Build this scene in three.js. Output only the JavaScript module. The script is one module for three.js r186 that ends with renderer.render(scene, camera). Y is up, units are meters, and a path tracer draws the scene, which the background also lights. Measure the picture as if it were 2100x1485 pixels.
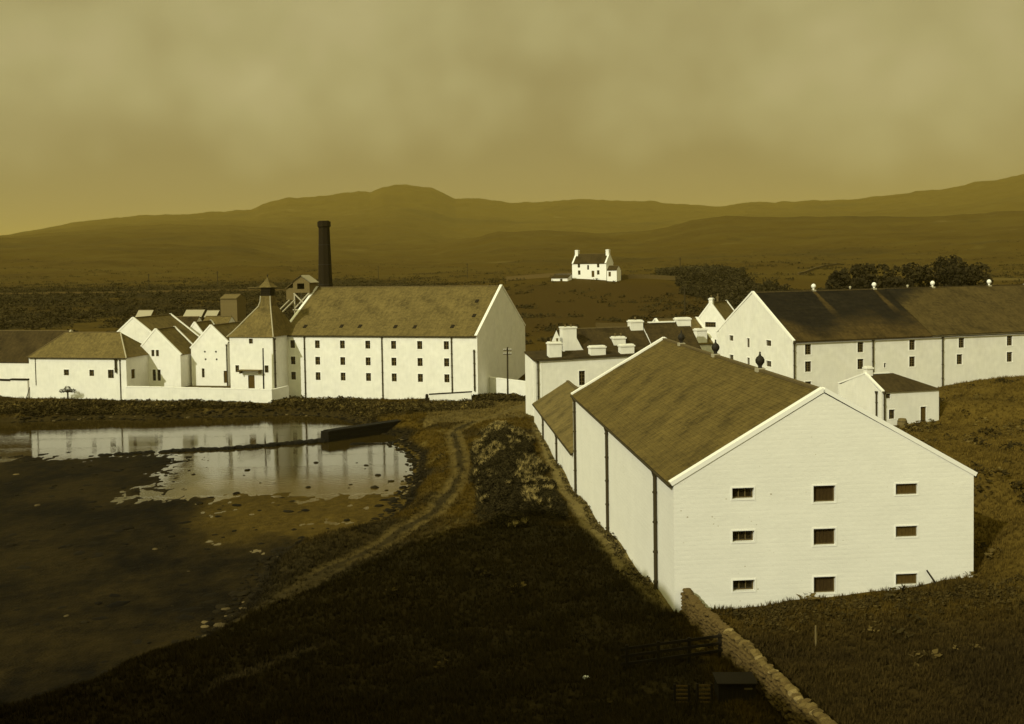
import * as THREE from 'three';
import { ImprovedNoise } from 'three/addons/math/ImprovedNoise.js';
import { mergeGeometries } from 'three/addons/utils/BufferGeometryUtils.js';

// ---------------------------------------------------------------- camera, sky, sun, exposure
const scene = new THREE.Scene();
const EYE = 21.5, FOC = 2300;
const camera = new THREE.PerspectiveCamera(2 * Math.atan(742.5 / FOC) * 180 / Math.PI, 2100 / 1485, 1, 20000);
camera.position.set(0, EYE, 0);
camera.rotation.order = 'YXZ';
camera.rotation.set(-2.6 * Math.PI / 180, 0, -0.016);
camera.setViewOffset(2100, 1485, 0, 106.5, 2100, 1485);   // the print is cropped below the lens axis
scene.add(camera);
const renderer = new THREE.WebGLRenderer({ antialias: true });
renderer.toneMapping = THREE.LinearToneMapping;
renderer.toneMappingExposure = 1.06;
renderer.shadowMap.enabled = true;
const SUN = new THREE.Vector3(-0.522, 0.53, 0.668).normalize();
const sun = new THREE.DirectionalLight(new THREE.Color().setRGB(1, 0.97, 0.77), 2.62);
sun.position.copy(SUN).multiplyScalar(400); sun.position.z -= 110; sun.target.position.set(0, 0, -110);
sun.castShadow = true; sun.shadow.radius = 1.2; sun.shadow.mapSize.set(4096, 4096);
Object.assign(sun.shadow.camera, { left: -160, right: 160, top: 160, bottom: -160, near: 10, far: 900 });
scene.add(sun, sun.target);

const IN = new ImprovedNoise();
const nz = (x, y, z = 0.37) => IN.noise(x, y, z);
function fbm(x, y, o = 4, z = 0.37) { let s = 0, a = 0.5; for (let i = 0; i < o; i++) { s += a * IN.noise(x, y, z + i * 7.3); x *= 2.03; y *= 2.03; a *= 0.5; } return s; }
function rng(seed) { let a = seed >>> 0; return () => { a = (a + 0x6D2B79F5) | 0; let t = Math.imul(a ^ (a >>> 15), 1 | a); t = (t + Math.imul(t ^ (t >>> 7), 61 | t)) ^ t; return ((t ^ (t >>> 14)) >>> 0) / 4294967296; }; }
const clamp = THREE.MathUtils.clamp, lerp = THREE.MathUtils.lerp, sst = THREE.MathUtils.smoothstep;

{ // a thin veil of cloud over the whole sky, brighter round the sun behind the camera
  const W = 1024, H = 512, data = new Float32Array(W * H * 4);
  for (let r = 0; r < H; r++) {
    const el = ((r + 0.5) / H - 0.5) * Math.PI, y = Math.sin(el), c = Math.cos(el);
    for (let k = 0; k < W; k++) {
      const az = ((k + 0.5) / W - 0.5) * 2 * Math.PI, x = Math.cos(az) * c, z = Math.sin(az) * c;
      const cosG = x * SUN.x + y * SUN.y + z * SUN.z;
      let L = 0.4 + 0.95 * sst(y, -0.05, 0.16) + 0.5 * sst(y, 0.2, 1) + 0.5 * sst(cosG, -0.3, 1) + 1.2 * Math.pow(Math.max(0, cosG), 3);
      const cl = fbm(x * 3.2 + 3.1, z * 3.2, 5, y * 5) + 0.55 * fbm(x * 11, y * 15, 4, z * 11) + 0.3 * fbm(x * 26, y * 22, 3, z * 26);
      L *= Math.max(0.6, 1 + 0.42 * cl);
      if (y < 0) L *= 0.8;
      const i = (r * W + k) * 4;
      data[i] = 0.283 * L; data[i + 1] = 0.235 * Math.pow(L, L > 1.4 ? 1.15 : 1.2); data[i + 2] = 0.1 * Math.pow(Math.min(L, 2.2), 1.45); data[i + 3] = 1;
    }
  }
  const t = new THREE.DataTexture(data, W, H, THREE.RGBAFormat, THREE.FloatType);
  t.mapping = THREE.EquirectangularReflectionMapping; t.magFilter = THREE.LinearFilter; t.needsUpdate = true;
  scene.background = t; scene.environment = t;
}
scene.fog = new THREE.FogExp2(new THREE.Color().setRGB(0.62, 0.49, 0.13), 0.00009);

// ---------------------------------------------------------------- textures
function tex(W, H, fn, size, srgb = false) { // fn(u, v) -> [r, g, b] in 0..1 linear; wraps with real size `size` metres
  const d = new Uint8Array(W * H * 4);
  for (let j = 0; j < H; j++) for (let i = 0; i < W; i++) {
    const c = fn(i / W, j / H), k = (j * W + i) * 4;
    d[k] = clamp(c[0], 0, 1) * 255; d[k + 1] = clamp(c[1], 0, 1) * 255; d[k + 2] = clamp(c[2], 0, 1) * 255; d[k + 3] = 255;
  }
  const t = new THREE.DataTexture(d, W, H); t.wrapS = t.wrapT = THREE.RepeatWrapping; t.magFilter = THREE.LinearFilter; t.minFilter = THREE.LinearMipmapLinearFilter; t.generateMipmaps = true;
  if (size) t.repeat.set(1 / size[0], 1 / size[1]);
  if (srgb) t.colorSpace = THREE.SRGBColorSpace;
  t.needsUpdate = true; return t;
}
const wrapN = (u, v, f, z) => { // tiling noise on a torus-like blend
  const a = nz(u * f, v * f, z), b = nz((u - 1) * f, v * f, z), c = nz(u * f, (v - 1) * f, z), e = nz((u - 1) * f, (v - 1) * f, z);
  return lerp(lerp(a, b, u), lerp(c, e, u), v);
};
const hash = (i, j, s = 0) => { let h = Math.imul(i + 374761, 668265263) ^ Math.imul(j + 982451, 2246822519) ^ Math.imul(s + 17, 3266489917); h = Math.imul(h ^ (h >>> 13), 1274126177); return ((h ^ (h >>> 16)) >>> 0) / 4294967296; };
// slates: 12 m square, courses of 0.25 m
const slateFn = (dens) => (u, v) => {
  const row = Math.floor(v * 48), off = hash(row, 3) * 0.9, col = Math.floor(((u + off) % 1) * 38);
  let t = 0.78 + 0.2 * (hash(row, col, 5) - 0.5) + 0.05 * (hash(row, 1, 9) - 0.5);
  t += 0.34 * wrapN(u, v, 5, 1.3) + 0.24 * wrapN(u, v, 17, 2.1);
  t += 0.2 * wrapN(u * 1, v * 0.2, 40, 4.4) + 0.16 * wrapN(u, v * 0.3, 90, 5.4) + 0.2 * wrapN(u, v, 70, 9.4);                       // run-off streaks down the slope
  const l = wrapN(u, v, 26, 6.2) + 0.6 * wrapN(u, v, 60, 7.7);
  if (l > 0.52) t += dens * (l - 0.52) * 2.4;                        // pale lichen
  if (l < -0.55) t -= 0.2;
  return [t * 0.72, t * 0.72, t * 0.72];
};
const T = {
  slate: tex(1024, 1024, slateFn(1), [12, 12]),
  slateB: tex(512, 512, (u, v) => { const f = (v * 48) % 1, row = Math.floor(v * 48), off = hash(row, 3) * 0.9, g = (((u + off) % 1) * 38) % 1, k = 0.5 + 0.3 * (1 - f) - (g < 0.08 ? 0.12 : 0) + 0.2 * hash(row, Math.floor(((u + off) % 1) * 38)); return [k, k, k]; }, [12, 12]),
  lime: tex(1024, 1024, (u, v) => {
    let t = 0.93 + 0.09 * wrapN(u, v, 4, 1.1) + 0.08 * wrapN(u, v, 13, 3.1) + 0.05 * wrapN(u, v * 0.2, 30, 5.1) + 0.05 * (hash(Math.floor(u * 1024), Math.floor(v * 1024)) - 0.5);
    const s = wrapN(u, v, 44, 8.8); if (s > 0.6) t -= 0.3 * (s - 0.6) * 2;
    return [t, t * (0.995 + 0.01 * wrapN(u, v, 3, 9)), t * (0.98 + 0.03 * wrapN(u, v, 6, 4))];
  }, [9, 9]),
  limeB: tex(1024, 1024, (u, v) => { // rubble courses under the limewash
    const w = 0.25 * wrapN(u, v, 9, 5), row = Math.floor((((v * 34 + w) % 34) + 34) % 34), off = hash(row, 1), x = ((u + off) % 1) * (15 + Math.floor(9 * hash(row, 8))) + 0.5 * wrapN(u, v, 30, 6), f = (((v * 34 + w) % 1) + 1) % 1, g = ((x % 1) + 1) % 1;
    const e = Math.min(sst(f, 0, 0.3), sst(1 - f, 0, 0.3)) * (0.75 + 0.25 * Math.min(sst(g, 0, 0.2), sst(1 - g, 0, 0.2)));
    const k = 0.35 + 0.16 * e * (0.25 + 0.75 * hash(row, Math.floor(x), 2)) + 0.22 * wrapN(u, v, 40, 1) + 0.16 * wrapN(u, v, 110, 2);
    return [k, k, k];
  }, [9, 9]),
  grain: tex(512, 512, (u, v) => { const t = 0.78 + 0.3 * wrapN(u, v, 9, 1) + 0.3 * wrapN(u, v, 26, 2) + 0.25 * wrapN(u, v, 70, 3); return [t, t, t]; }, [7, 7]),
  grainB: tex(512, 512, (u, v) => { const t = 0.5 + 0.35 * wrapN(u, v, 14, 4) + 0.3 * wrapN(u, v, 45, 5); return [t, t, t]; }, [7, 7]),
  stone: tex(512, 512, (u, v) => { const t = 0.72 + 0.4 * wrapN(u, v, 6, 4) + 0.35 * wrapN(u, v, 20, 5) + 0.2 * wrapN(u, v, 60, 6); return [t, t * 0.97, t * 0.9]; }, [1.2, 1.2]),
  wood: tex(256, 512, (u, v) => { const t = 0.75 + 0.3 * wrapN(u, v * 0.1, 30, 2) + 0.15 * wrapN(u, v, 8, 3); return [t, t, t]; }, [1, 2]),
};
{ // limewash of the near gable: brushed patches, a few flaked spots down to the stone
  const R = rng(808), spots = Array.from({ length: 150 }, () => [R() * 18, R() * 18, 0.015 + 0.06 * R() * R() * R(), 0.25 + 0.6 * R()]), W = 1536, grid = {};
  for (const q of spots) for (let i = -1; i < 2; i++) for (let j = -1; j < 2; j++) (grid[(Math.floor(q[0]) + i) + ',' + (Math.floor(q[1]) + j)] ??= []).push(q);
  T.limeA = tex(W, W, (u, v) => {
    const x = u * 18, y = v * 18; let t = 0.95 + 0.07 * fbm(x / 2.2, y / 1.6, 4, 2.2) + 0.05 * fbm(x / 0.25, y / 0.14, 3, 3.3) + 0.04 * fbm(x / 1.8, y / 0.16, 2, 6) + 0.05 * (hash(Math.floor(u * W), Math.floor(v * W)) - 0.5), w = 0;
    for (const [a, b, r, k] of grid[Math.floor(x) + ',' + Math.floor(y)] ?? []) { const e = Math.hypot(x - a, (y - b) * 1.2) / (r * (1 + 0.5 * nz(x * 30, y * 30))); if (e < 1.4) w = Math.max(w, k * (1 - sst(e, 0.6, 1.3))); }
    return [lerp(t, 0.3, w), lerp(t * 0.995, 0.23, w), lerp(t * 0.975, 0.1, w)];
  }, [18, 18]);
}
const C = (r, g, b) => new THREE.Color().setRGB(r, g, b);
function mat(r, g, b, o = {}) { const m = new THREE.MeshPhysicalMaterial({ color: C(r, g, b), roughness: 0.95, specularIntensity: 0.3, side: THREE.DoubleSide, ...o }); return m; }
const M = {
  lime: mat(0.87, 0.86, 0.81, { map: T.lime, bumpMap: T.limeB, bumpScale: 0.016 }),
  limeA: mat(0.88, 0.87, 0.82, { map: T.limeA, bumpMap: T.limeB, bumpScale: 0.018 }),
  harl: mat(0.84, 0.83, 0.78, { map: T.lime, bumpMap: T.limeB, bumpScale: 0.02 }),
  trim: mat(0.88, 0.87, 0.82, { roughness: 0.9 }),
  slate: mat(0.24, 0.178, 0.06, { map: T.slate, bumpMap: T.slateB, bumpScale: 0.006, roughness: 0.85 }),
  slateA: mat(0.195, 0.138, 0.036, { map: T.slate, bumpMap: T.slateB, bumpScale: 0.005, roughness: 0.85 }),
  slateDark: mat(0.085, 0.058, 0.02, { map: T.slate, bumpMap: T.slateB, bumpScale: 0.006 }),
  ridge: mat(0.17, 0.13, 0.06, { map: T.stone }),
  lead: mat(0.4, 0.36, 0.25, { roughness: 0.7 }),
  iron: mat(0.022, 0.018, 0.012, { roughness: 0.6 }),
  pipe: mat(0.045, 0.034, 0.014, { roughness: 0.7 }),
  pane: mat(0.02, 0.015, 0.006, { roughness: 0.12, specularIntensity: 1 }),
  frame: mat(0.17, 0.125, 0.05, { map: T.wood }),
  board: mat(0.115, 0.072, 0.017, { map: T.wood }),
  boardDark: mat(0.06, 0.036, 0.01, { map: T.wood }),
  woodDark: mat(0.022, 0.016, 0.008, { map: T.wood }),
  woodPale: mat(0.55, 0.5, 0.36, { map: T.wood }),
  woodMid: mat(0.2, 0.15, 0.06, { map: T.wood }),
  stone: mat(0.145, 0.1, 0.034, { map: T.stone, bumpMap: T.grainB, bumpScale: 0.03 }),
  stone2: mat(0.2, 0.145, 0.05, { map: T.stone, bumpMap: T.grainB, bumpScale: 0.03 }),
  stone3: mat(0.12, 0.085, 0.03, { map: T.stone, bumpMap: T.grainB, bumpScale: 0.03 }),
  stone4: mat(0.34, 0.26, 0.11, { map: T.stone, bumpMap: T.grainB, bumpScale: 0.03 }),
  weedStone: mat(0.009, 0.007, 0.0035, { map: T.stone, bumpMap: T.grainB, bumpScale: 0.05 }),
  brick: mat(0.022, 0.015, 0.006, { map: T.stone, bumpMap: T.limeB, bumpScale: 0.02 }),
  bark: mat(0.05, 0.038, 0.018, { map: T.wood }),
};

// ---------------------------------------------------------------- object helpers
const used = {};
function numbered(n) { used[n] = (used[n] ?? -1) + 1; return used[n] ? n + '_' + String(used[n]).padStart(3, '0') : n; }
const shade = (o) => { o.castShadow = true; o.receiveShadow = true; return o; };
function thing(name, label, category, [x, y, z] = [0, 0, 0], deg = 0, group) { // deg: how far the front turns towards the camera at its right end
  const o = new THREE.Group(); o.name = numbered(name); o.position.set(x, y, z); o.rotation.y = -deg * Math.PI / 180;
  o.userData = { label, category }; if (group) o.userData.group = group; scene.add(o); return o;
}
function join(list) { list = [].concat(list).filter(Boolean).map((g) => { let q = g.index ? g.toNonIndexed() : g; for (const k of Object.keys(q.attributes)) if (!['position', 'normal', 'uv'].includes(k)) q.deleteAttribute(k); return q; }); return list.length === 1 ? list[0] : mergeGeometries(list); }
function part(name, geo, m, parent, label) { const o = shade(new THREE.Mesh(join(geo), m)); o.name = parent === scene ? numbered(name) : name; if (label) o.userData.label = label; parent.add(o); return o; }
function tag(o, label, category, group) { o.userData = { label, category }; if (group) o.userData.group = group; return o; }
function struct(name, geo, m) { const o = part(name, geo, m, scene); o.userData.kind = 'structure'; return o; }
function metreUV(g) {
  if (g.index) g = g.toNonIndexed();
  const p = g.attributes.position, uv = new Float32Array(p.count * 2), a = new THREE.Vector3(), b = new THREE.Vector3(), c = new THREE.Vector3();
  for (let i = 0; i < p.count; i += 3) {
    a.fromBufferAttribute(p, i); b.fromBufferAttribute(p, i + 1).sub(a); c.fromBufferAttribute(p, i + 2).sub(a); const n = b.cross(c), ax = Math.abs(n.x), ay = Math.abs(n.y), az = Math.abs(n.z);
    for (let k = 0; k < 3; k++) { const x = p.getX(i + k), y = p.getY(i + k), z = p.getZ(i + k), w = ay > ax && ay > az ? [x, z] : ax > az ? [z, y] : [x, y]; uv[(i + k) * 2] = w[0]; uv[(i + k) * 2 + 1] = w[1]; }
  }
  g.setAttribute('uv', new THREE.BufferAttribute(uv, 2)); return g;
}
const bx = (x0, x1, y0, y1, z0, z1) => metreUV(new THREE.BoxGeometry(Math.abs(x1 - x0), Math.abs(y1 - y0), Math.abs(z1 - z0)).translate((x0 + x1) / 2, (y0 + y1) / 2, (z0 + z1) / 2));
const V = (x, y, z) => new THREE.Vector3(x, y, z);
function bar(p, q, w, h, up = V(0, 1, 0)) { // a squared bar from p to q, w wide, h high
  const d = q.clone().sub(p), L = d.length(); d.normalize(); const s = d.clone().cross(up).normalize(), u = s.clone().cross(d);
  const g = new THREE.BoxGeometry(w, h, L); g.applyMatrix4(new THREE.Matrix4().makeBasis(s, u, d.clone().negate())); const m = p.clone().add(q).multiplyScalar(0.5);
  return metreUV(g.translate(m.x, m.y, m.z));
}
function rod(p, q, r0, r1 = r0, seg = 8) {
  const d = q.clone().sub(p), L = d.length(), g = new THREE.CylinderGeometry(r1, r0, L, seg);
  g.applyQuaternion(new THREE.Quaternion().setFromUnitVectors(V(0, 1, 0), d.normalize())); const m = p.clone().add(q).multiplyScalar(0.5);
  return g.translate(m.x, m.y, m.z).toNonIndexed();
}
function lathe(pts, seg = 12) { return new THREE.LatheGeometry(pts.map(([r, y]) => new THREE.Vector2(r, y)), seg).toNonIndexed(); }
function tris(list) { // list of [a, b, c] or [a, b, c, d] faces, uv along the face
  const pos = [], uv = [];
  for (const f of list) for (const t of f.length === 4 ? [[f[0], f[1], f[2]], [f[0], f[2], f[3]]] : [f]) {
    const e = f[1].clone().sub(f[0]).normalize(), n = f[1].clone().sub(f[0]).cross(f[2].clone().sub(f[0])).normalize(), s = n.cross(e);
    for (const v of t) { pos.push(v.x, v.y, v.z); uv.push(v.dot(e), v.dot(s)); }
  }
  const g = new THREE.BufferGeometry(); g.setAttribute('position', new THREE.Float32BufferAttribute(pos, 3)); g.setAttribute('uv', new THREE.Float32BufferAttribute(uv, 2)); g.computeVertexNormals(); return g;
}
// a wall outline with window openings cut through its thickness. side: front | back | left | right
function wallGeo(side, at, pts, holes, t) {
  const s = new THREE.Shape(pts.map(([x, y]) => new THREE.Vector2(x, y)));
  for (const [cx, cy, w, h] of holes) { const p = new THREE.Path(); p.moveTo(cx - w / 2, cy - h / 2); p.lineTo(cx - w / 2, cy + h / 2); p.lineTo(cx + w / 2, cy + h / 2); p.lineTo(cx + w / 2, cy - h / 2); p.closePath(); s.holes.push(p); }
  const g = new THREE.ExtrudeGeometry(s, { depth: t, bevelEnabled: false });
  const m = new THREE.Matrix4();
  if (side === 'front') g.translate(0, 0, at - t);
  else if (side === 'back') g.translate(0, 0, at);
  else { g.translate(0, 0, side === 'left' ? at : at - t); g.applyMatrix4(m.makeBasis(V(0, 0, -1), V(0, 1, 0), V(1, 0, 0))); }
  return metreUV(g);
}
function sideMatrix(side, at, cx, cy) { // where a window of a wall sits; its own +z faces outwards
  const m = new THREE.Matrix4();
  if (side === 'front') return m.makeTranslation(cx, cy, at);
  if (side === 'left') return m.makeBasis(V(0, 0, 1), V(0, 1, 0), V(-1, 0, 0)).setPosition(at, cy, -cx);
  return m.makeBasis(V(0, 0, -1), V(0, 1, 0), V(1, 0, 0)).setPosition(at, cy, -cx);
}
const winCache = {};
function windowAt(parent, side, at, [cx, cy, w, h], o = {}) {
  const { nx = 2, ny = 2, kind = 'glass', recess = 0.16, surround = 0.1, frameMat = M.frame, sill = true, bw = 0.05, name = 'window' } = o;
  const key = [w, h, nx, ny, kind, recess, surround, sill, bw].join();
  const g = winCache[key] ??= (() => {
    const W = w / 2, H = h / 2, f = 0.06, z = -recess, fr = [bx(-W, -W + f, -H, H, z - 0.06, z + 0.02), bx(W - f, W, -H, H, z - 0.06, z + 0.02), bx(-W + f, W - f, -H, -H + f, z - 0.06, z + 0.018), bx(-W + f, W - f, H - f, H, z - 0.06, z + 0.018)];
    for (let i = 1; i < nx; i++) { const x = -W + f + (2 * W - 2 * f) * i / nx; fr.push(bx(x - bw / 2, x + bw / 2, -H + f, H - f, z - 0.05, z + 0.012)); }
    for (let j = 1; j < ny; j++) { const y = -H + f + (2 * H - 2 * f) * j / ny; fr.push(bx(-W + f, W - f, y - bw / 2, y + bw / 2, z - 0.045, z + 0.008)); }
    const s = surround, su = s ? [bx(-W - s, -W, -H - s, H + s, -0.02, 0.025), bx(W, W + s, -H - s, H + s, -0.02, 0.025), bx(-W, W, H, H + s, -0.02, 0.025), bx(-W, W, -H - s, -H, -0.02, 0.025)] : null;
    const pane = kind === 'boards' ? Array.from({ length: Math.max(3, Math.round(w / 0.2)) }, (_, i, n = Math.max(3, Math.round(w / 0.2))) => bx(-W + 2 * W * i / n + 0.006, -W + 2 * W * (i + 1) / n - 0.006, -H + 0.01, H - 0.01, z - 0.05 - 0.008 * (i % 2), z - 0.01 - 0.008 * (i % 2))) : [bx(-W, W, -H, H, z - 0.05, z - 0.035)];
    return { fr: join(fr), su: su && join(su), pane: join(pane) };
  })();
  const win = part(name, g.fr, frameMat, parent); win.applyMatrix4(sideMatrix(side, at, cx, cy));
  part(kind === 'boards' ? 'shutter' : 'pane', g.pane, o.paneMat ?? (kind === 'boards' ? M.board : M.pane), win);
  if (g.su) part('surround', g.su, M.trim, win);
  return win;
}
// slated slope in stepped courses: O lower left corner seen from outside, A along the eave, S up the slope
let slopeSeed = 1, plainUV = null;
function slope(O, A, S, S2 = null, O2 = null, course = 0.28) { // S2: up-slope vector at the other end; O2: unused end
  const La = A.length(), Ls = S.length(), n = Math.max(4, Math.round(Ls / course)), m = Math.max(2, Math.ceil(La / 1.6)), N = A.clone().cross(S).normalize(), pos = [], uv = [], seed = slopeSeed++ * 3.7;
  const end = S2 ?? S;
  const P = (i, t, lift) => { const u = i / m, s = S.clone().lerp(end, u), p = O.clone().addScaledVector(A, u).addScaledVector(s, t); const w = 0.035 * nz(p.x * 0.45 + seed, t * Ls * 0.5, p.z * 0.45); return p.addScaledVector(N, lift + w); };
  const put = (q, i, t) => { pos.push(q.x, q.y, q.z); const p = O.clone().addScaledVector(A, i / m).addScaledVector(S.clone().lerp(end, i / m), t); const e = p.clone().sub(O); if (plainUV) uv.push(plainUV[0] + e.dot(A) / La, e.dot(S) / Ls); else uv.push(e.dot(A) / La + seed, e.dot(S) / Ls + seed * 2.1); };
  const quad = (i, ta, la, tb, lb) => { const a = P(i, ta, la), b = P(i + 1, ta, la), c = P(i + 1, tb, lb), d = P(i, tb, lb); for (const [q, k, t] of [[a, i, ta], [b, i + 1, ta], [c, i + 1, tb], [a, i, ta], [c, i + 1, tb], [d, i, tb]]) put(q, k, t); };
  for (let j = 0; j < n; j++) for (let i = 0; i < m; i++) { const l0 = 0.075, jit = 0.01 * hash(i, j, seed | 0); quad(i, j / n, l0 + 0.011 + jit, (j + 1) / n, l0); quad(i, j / n, j ? l0 : -0.03, j / n, l0 + 0.011 + jit); }
  for (let i = 0; i < m; i++) quad(i, 0, -0.03, 1, -0.03);
  const g = new THREE.BufferGeometry(); g.setAttribute('position', new THREE.Float32BufferAttribute(pos, 3)); g.setAttribute('uv', new THREE.Float32BufferAttribute(uv, 2)); g.computeVertexNormals(); return g;
}
const T_ = 0.5;
// a house with its ridge along x: long wall faces the viewer. L long, D deep
function houseX(t, { L, D, eave, ridge, base = -1, wins = {}, wallMat = M.lime, roofMat = M.slate, cope = true, over = 0.18, gable = true, copeMat = M.trim, copeW = 0.42, roof = true }) {
  const hz = (s) => (wins[s] ?? []).map((w) => w.r);
  part('wall', wallGeo('front', 0, [[0, base], [L, base], [L, eave], [0, eave]], hz('front'), T_), wallMat, t);
  part('wall', wallGeo('back', -D, [[0, base], [L, base], [L, eave], [0, eave]], [], T_), wallMat, t);
  const e2 = eave - 0.02, g = [[T_, base], [D - T_, base], [D - T_, e2 + (ridge - eave) * T_ / (D / 2)], [D / 2, ridge - 0.05], [T_, e2 + (ridge - eave) * T_ / (D / 2)]];
  part('wall', wallGeo('left', 0, g, hz('left'), T_), wallMat, t);
  part('wall', wallGeo('right', L, g, hz('right'), T_), wallMat, t);
  const k = (ridge - eave) / (D / 2), S = V(0, (D / 2 + over) * k, -(D / 2 + over));
  if (roof) part('roof', [slope(V(0, eave - over * k, over), V(L, 0, 0), S), slope(V(L, eave - over * k, -D - over), V(-L, 0, 0), V(0, S.y, D / 2 + over))], roofMat, t);
  part('ridge_cap', bar(V(0.1, ridge + 0.1, -D / 2), V(L - 0.1, ridge + 0.1, -D / 2), 0.34, 0.14), M.ridge, t);
  if (cope) for (const x of [copeW / 2 - 0.06, L - copeW / 2 + 0.06]) part('coping', [bar(V(x, eave + 0.1 - over * k, over), V(x, ridge + 0.16, -D / 2), copeW, 0.24), bar(V(x, eave + 0.1 - over * k, -D - over), V(x, ridge + 0.163, -D / 2), copeW, 0.237)], copeMat, t);
  for (const s of Object.keys(wins)) for (const w of wins[s]) windowAt(t, s, s === 'right' ? L : 0, w.r, w.o);
}
// a house with its gable to the viewer and the ridge running back
function houseZ(t, { L, D, eave, eaveR = eave, ridge, apex = L / 2, base = -1, baseBack = base, wins = {}, wallMat = M.lime, roofMat = M.slate, cope = true, over = 0.15, copeW = 0.42, copeMat = M.trim }) {
  const hz = (s) => (wins[s] ?? []).map((w) => w.r);
  const g = [[0, base], [L, base], [L, eaveR], [apex, ridge - 0.05], [0, eave]];
  part('wall', wallGeo('front', 0, g, hz('front'), T_), wallMat, t);
  part('wall', wallGeo('back', -D, g.map(([x, y]) => [x, y === base ? Math.min(base, baseBack) : y]), [], T_), wallMat, t);
  part('wall', wallGeo('left', 0, [[T_, base], [D - T_, baseBack], [D - T_, eave - 0.02], [T_, eave - 0.02]], hz('left'), T_), wallMat, t);
  part('wall', wallGeo('right', L, [[T_, base], [D - T_, baseBack], [D - T_, eaveR - 0.02], [T_, eaveR - 0.02]], hz('right'), T_), wallMat, t);
  const kl = (ridge - eave) / apex, kr = (ridge - eaveR) / (L - apex);
  part('roof', [slope(V(-over, eave - over * kl, -D), V(0, 0, D), V(apex + over, (apex + over) * kl, 0)), slope(V(L + over, eaveR - over * kr, 0), V(0, 0, -D), V(-(L - apex + over), (L - apex + over) * kr, 0))], roofMat, t);
  part('ridge_cap', bar(V(apex, ridge + 0.1, -0.1), V(apex, ridge + 0.1, -D + 0.1), 0.34, 0.14), M.ridge, t);
  if (cope) for (const z of [-copeW / 2 + 0.06, -D + copeW / 2 - 0.06]) part('coping', [bar(V(-over, eave + 0.1 - over * kl, z), V(apex, ridge + 0.16, z), copeW, 0.24), bar(V(L + over, eaveR + 0.1 - over * kr, z), V(apex, ridge + 0.163, z), copeW, 0.237)], copeMat, t);
  for (const s of Object.keys(wins)) for (const w of wins[s]) windowAt(t, s, s === 'right' ? L : 0, w.r, w.o);
}
function downpipe(t, p, y0, y1, out, r = 0.1, gutterless = false) { // out: unit direction off the wall
  const q = V(p[0], y0, p[1]).addScaledVector(out, r + 0.03), hi = V(p[0], y1, p[1]).addScaledVector(out, r + 0.03), g = [rod(q, hi, r, r, 8)];
  for (let y = y0 + 0.6; y < y1; y += 1.8) g.push(rod(V(q.x, y, q.z), V(q.x, y + 0.1, q.z), r * 1.4, r * 1.4, 8));
  if (!gutterless) g.push(rod(V(q.x, y1 - 0.35, q.z), V(q.x, y1, q.z), r * 1.1, r * 2, 8));
  return part('downpipe', g, M.pipe, t);
}
function gutter(t, p, q) { return part('gutter', rod(V(...p), V(...q), 0.085, 0.085, 6), M.pipe, t); }
const rect = (cx, cy, w, h, o) => ({ r: [cx, cy, w, h], o });
function chimney(t, x, y0, y1, z, w, d, m = M.harl, pots = 2) {
  const c = part('chimney', [bx(x - w / 2, x + w / 2, y0, y1, z - d / 2, z + d / 2), bx(x - w / 2 - 0.1, x + w / 2 + 0.1, y1, y1 + 0.2, z - d / 2 - 0.1, z + d / 2 + 0.1), bx(x - w / 2 + 0.04, x + w / 2 - 0.04, y1 + 0.2, y1 + 0.32, z - d / 2 + 0.04, z + d / 2 - 0.04)], m, t);
  for (let i = 0; i < pots; i++) { const px = x + (i - (pots - 1) / 2) * (w / Math.max(2, pots)); part('chimney_pot', lathe([[0.12, 0], [0.14, 0.3], [0.17, 0.32], [0.17, 0.42], [0.1, 0.42], [0.1, 0.1]].map(([r, y]) => [r, y + y1 + 0.32]), 10).translate(px, 0, z), M.ridge, c); }
  return c;
}

// ---------------------------------------------------------------- the land (x to the right, d metres away from the viewer)
const BAY = [[-190, 152], [-130, 162], [-100, 165], [-73.5, 166], [-62, 168.2], [-54.8, 166.5], [-48.5, 168.4], [-41, 168], [-34, 169.6], [-29, 167.6], [-25.6, 165.8], [-19.9, 155], [-17.3, 149], [-13.5, 145.8], [-15.2, 140.5], [-11.6, 131], [-11, 123.6], [-10.6, 112], [-11, 102], [-12.3, 95.5], [-15, 92], [-18.1, 90], [-19.2, 84], [-18.6, 78], [-18.8, 72], [-20, 66], [-24, 58.5], [-33, 51], [-60, 42], [-110, 36], [-190, 30]];
function segD(px, py, a, b) { const dx = b[0] - a[0], dy = b[1] - a[1], t = clamp(((px - a[0]) * dx + (py - a[1]) * dy) / (dx * dx + dy * dy), 0, 1); return Math.hypot(px - a[0] - dx * t, py - a[1] - dy * t); }
function polyS(px, py, P) { // > 0 inside
  let m = 1e9, inside = false;
  for (let i = 0, j = P.length - 1; i < P.length; j = i++) { m = Math.min(m, segD(px, py, P[i], P[j])); if ((P[i][1] > py) !== (P[j][1] > py) && px < (P[j][0] - P[i][0]) * (py - P[i][1]) / (P[j][1] - P[i][1]) + P[i][0]) inside = !inside; }
  return inside ? m : -m;
}
function lineD(px, py, P) { let m = 1e9; for (let i = 1; i < P.length; i++) m = Math.min(m, segD(px, py, P[i - 1], P[i])); return m; }
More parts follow.
